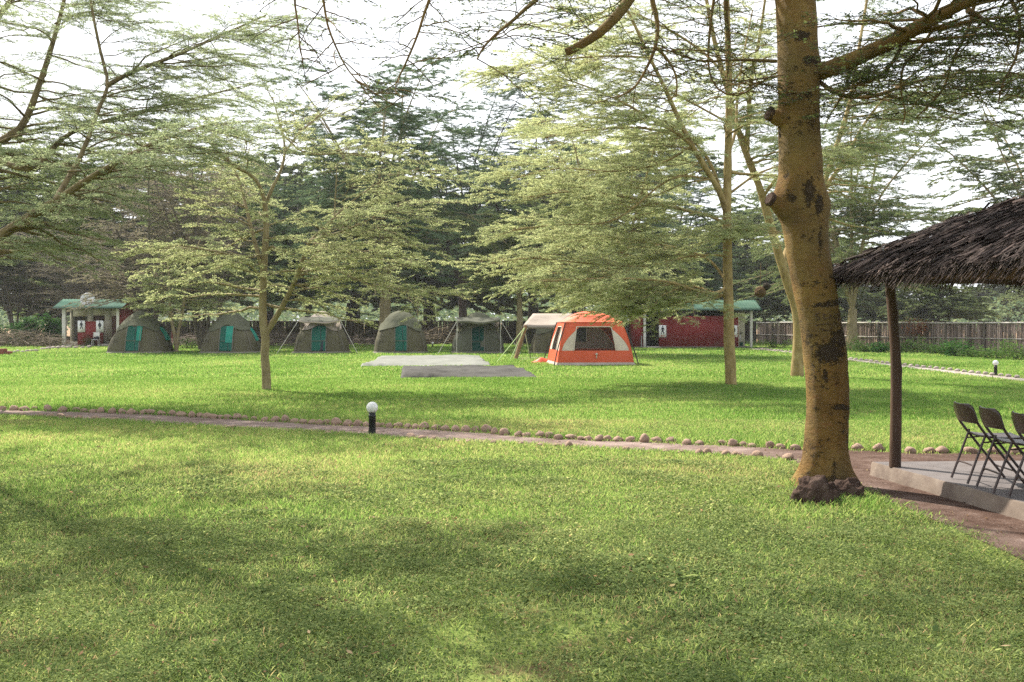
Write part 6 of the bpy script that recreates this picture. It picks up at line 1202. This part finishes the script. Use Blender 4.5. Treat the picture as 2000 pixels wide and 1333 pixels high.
def brush(base, wx, wy, h, n, mat, label, seed, r=.022):
    g = np.random.default_rng(seed); mb = MB()
    for i in range(n):
        a = g.uniform(0, PI); ln = g.uniform(.5, 1.5) * min(2.2, wx); c = np.array([g.uniform(-wx, wx), g.uniform(-wy, wy), 0]); c[2] = g.random() ** 1.3 * h * (1 - .6 * abs(c[0]) / wx) + .04
        d_ = np.array([math.cos(a), math.sin(a) * .6, g.normal(.1, .28)]) * ln / 2; q = smooth_path([c - d_, c + g.normal(0, .12, 3), c + d_], 7); q[:, 2] = np.maximum(q[:, 2], .02); rr = r * g.uniform(.4, 1.3); mb.tube(q, np.linspace(rr, rr * .4, 7), 5, cap=False)
        for j in range(2):
            s0 = q[g.integers(2, 6)]; e = s0 + g.normal(0, .28, 3); e[2] = max(.03, e[2]); mb.tube([s0, (s0 + e) / 2 + g.normal(0, .04, 3), e], [rr * .5, rr * .4, rr * .2], 4, cap=False)
    o_ = mb.build('brush_pile', M[mat], None, True); o_.location = base; return tag(o_, label, 'brushwood', 'brushwood piles')
for i, (px, py, wx, n, lab) in enumerate(((8, 677, 1.3, 2600, 'dark ivy bush on the brush pile at the left picture edge'), (45, 676.5, 1.2, 2600, 'low dark ivy bush in the middle of the hedge by the hut'), (78, 676, 1.0, 2600, 'dense round ivy bush next to the tallest one in the hedge'), (106, 675.5, .85, 3000, 'tallest bright ivy bush, against the side of the dish hut'))):
    c = G(px, py); bush('ivy_bush', c, wx * 1.15, .8, (2.15, 2.1, 2.45, 2.9)[i], n, 'leaf_ivy', lab, 'bush', 'ivy bushes beside the dish hut', 200 + i, .17, 14, .7)
brush(G(48, 678.5), 2.6, .7, 1.0, 170, 'twig', 'tangle of bare grey branches under the ivy beside the dish hut', 1)
brush(G(555, 676), 1.8, .7, .9, 120, 'twig_dry', 'bare brushwood heap behind the second and third dome tents', 2)
brush(G(700, 674.5), 1.5, .6, .6, 80, 'twig_dry', 'low brushwood heap between the pinkish topped tent and the closed tent', 3)
brush(G(862, 673.5), 2.0, .7, 1.25, 110, 'twig', 'long bare branches heaped behind the gap beside the awning tent', 4, .03)
brush(G(372, 676), 1.3, .6, .8, 80, 'twig_dry', 'brushwood heap against the fence between the first two tents', 5)
for i, (px, py, w_, h, n, lf, lab) in enumerate(((1655, 686, .9, 1.15, 500, 'leaf_weed', 'tall weed climbing the fence just past the big trunk'), (1690, 689, 1.0, .75, 500, 'leaf_weed', 'low leafy weed between the big trunk and the wooden post'), (1718, 690, .7, .65, 420, 'leaf_ivy', 'round dark-leaved weed close to the wooden post'), (1770, 690, .9, .95, 600, 'leaf_weed', 'broad leafy weed just past the wooden post'), (1800, 690, .6, 1.3, 320, 'leaf_weed', 'tall thin weed under the rusty creeper'), (1825, 692, .8, .7, 520, 'leaf_weed', 'low weed clump below the end of the rusty creeper'),
        (1850, 694, .8, 1.05, 560, 'leaf_weed', 'pale upright weed against the middle of the weathered fence'), (1872, 697, .8, .95, 600, 'leaf_ivy', 'big-leaved dark weed with a shadowed hollow by the fence'), (1905, 699, .9, .55, 520, 'leaf_weed', 'low spreading weed behind the small bollard lamp'), (1940, 702, .9, .7, 520, 'leaf_weed', 'weed clump right behind the small bollard lamp'), (1972, 700, .5, 1.25, 300, 'leaf_weed', 'thin creeper climbing the fence near the picture edge'), (1995, 704, .9, .95, 560, 'leaf_weed', 'bushy weed at the picture edge by the fence'),
        (1520, 680, .9, .7, 420, 'leaf_weed', 'weed in the fence corner beside the long red hut'), (1480, 676, .8, .5, 300, 'leaf_weed', 'small weed at the corner post of the long red hut'), (1625, 684, .8, .8, 400, 'leaf_weed', 'weed peeping out behind the big trunk by the fence'))):
    bush('fence_weed', G(px, py), w_ * 1.1, .5, h * .85, int(n * 1.3), lf, lab, 'weed', 'weeds along the weathered fence', 300 + i, .13 if lf == 'leaf_ivy' else .10, 10, .4)
c = W(1788, 646, 60.5); b_ = bush('rusty_creeper', c - [0, 0, .35], 1.35, .25, 1.1, 900, 'leaf_rust', 'dry rust-coloured creeper hanging over the weathered fence', 'creeper', None, 350, .10, 16, .2)
bush('hut_shrub', G(177, 677), .55, .35, .95, 420, 'leaf_shade', 'dark scraggly shrub in front of the red partition of the dish hut', 'shrub', None, 351, .10, 10, .5)
bush('fence_shrub', G(368, 682), .9, .4, .8, 380, 'leaf_weed', 'bright leafy shrub behind the young tree by the tents', 'shrub', None, 352, .11, 10, .5)
# hanging weaver nests by the green roof
for i, (px, py, r_, lab) in enumerate(((1485, 571, .17, 'pale round weaver nest hanging from a twig above the green roof end'), (1497, 560, .11, 'small dark weaver nest hanging just above the pale one'))):
    c = W(px, py, 29); g = np.random.default_rng(i); mb = MB(); mb.ball((0, 0, 0), r_ * .8, 14, 10)
    for k_ in range(120):
        v = g.normal(0, 1, 3); v /= np.linalg.norm(v); t_ = np.cross(v, g.normal(0, 1, 3)); t_ /= np.linalg.norm(t_); mb.tube([v * r_ * .8 - t_ * r_ * .4, v * r_ * .95, v * r_ * .8 + t_ * r_ * .5], .008, 3, cap=False)
    mb.bar((0, 0, r_ * .7), (.03, .05, r_ * 2 + .5), .008, 4); o_ = mb.build('weaver_nest', M['thatch_under'] if i == 0 else M['twig_dark'], None, True); o_.location = c; tag(o_, lab, 'nest', 'weaver nests')
grow_grass()
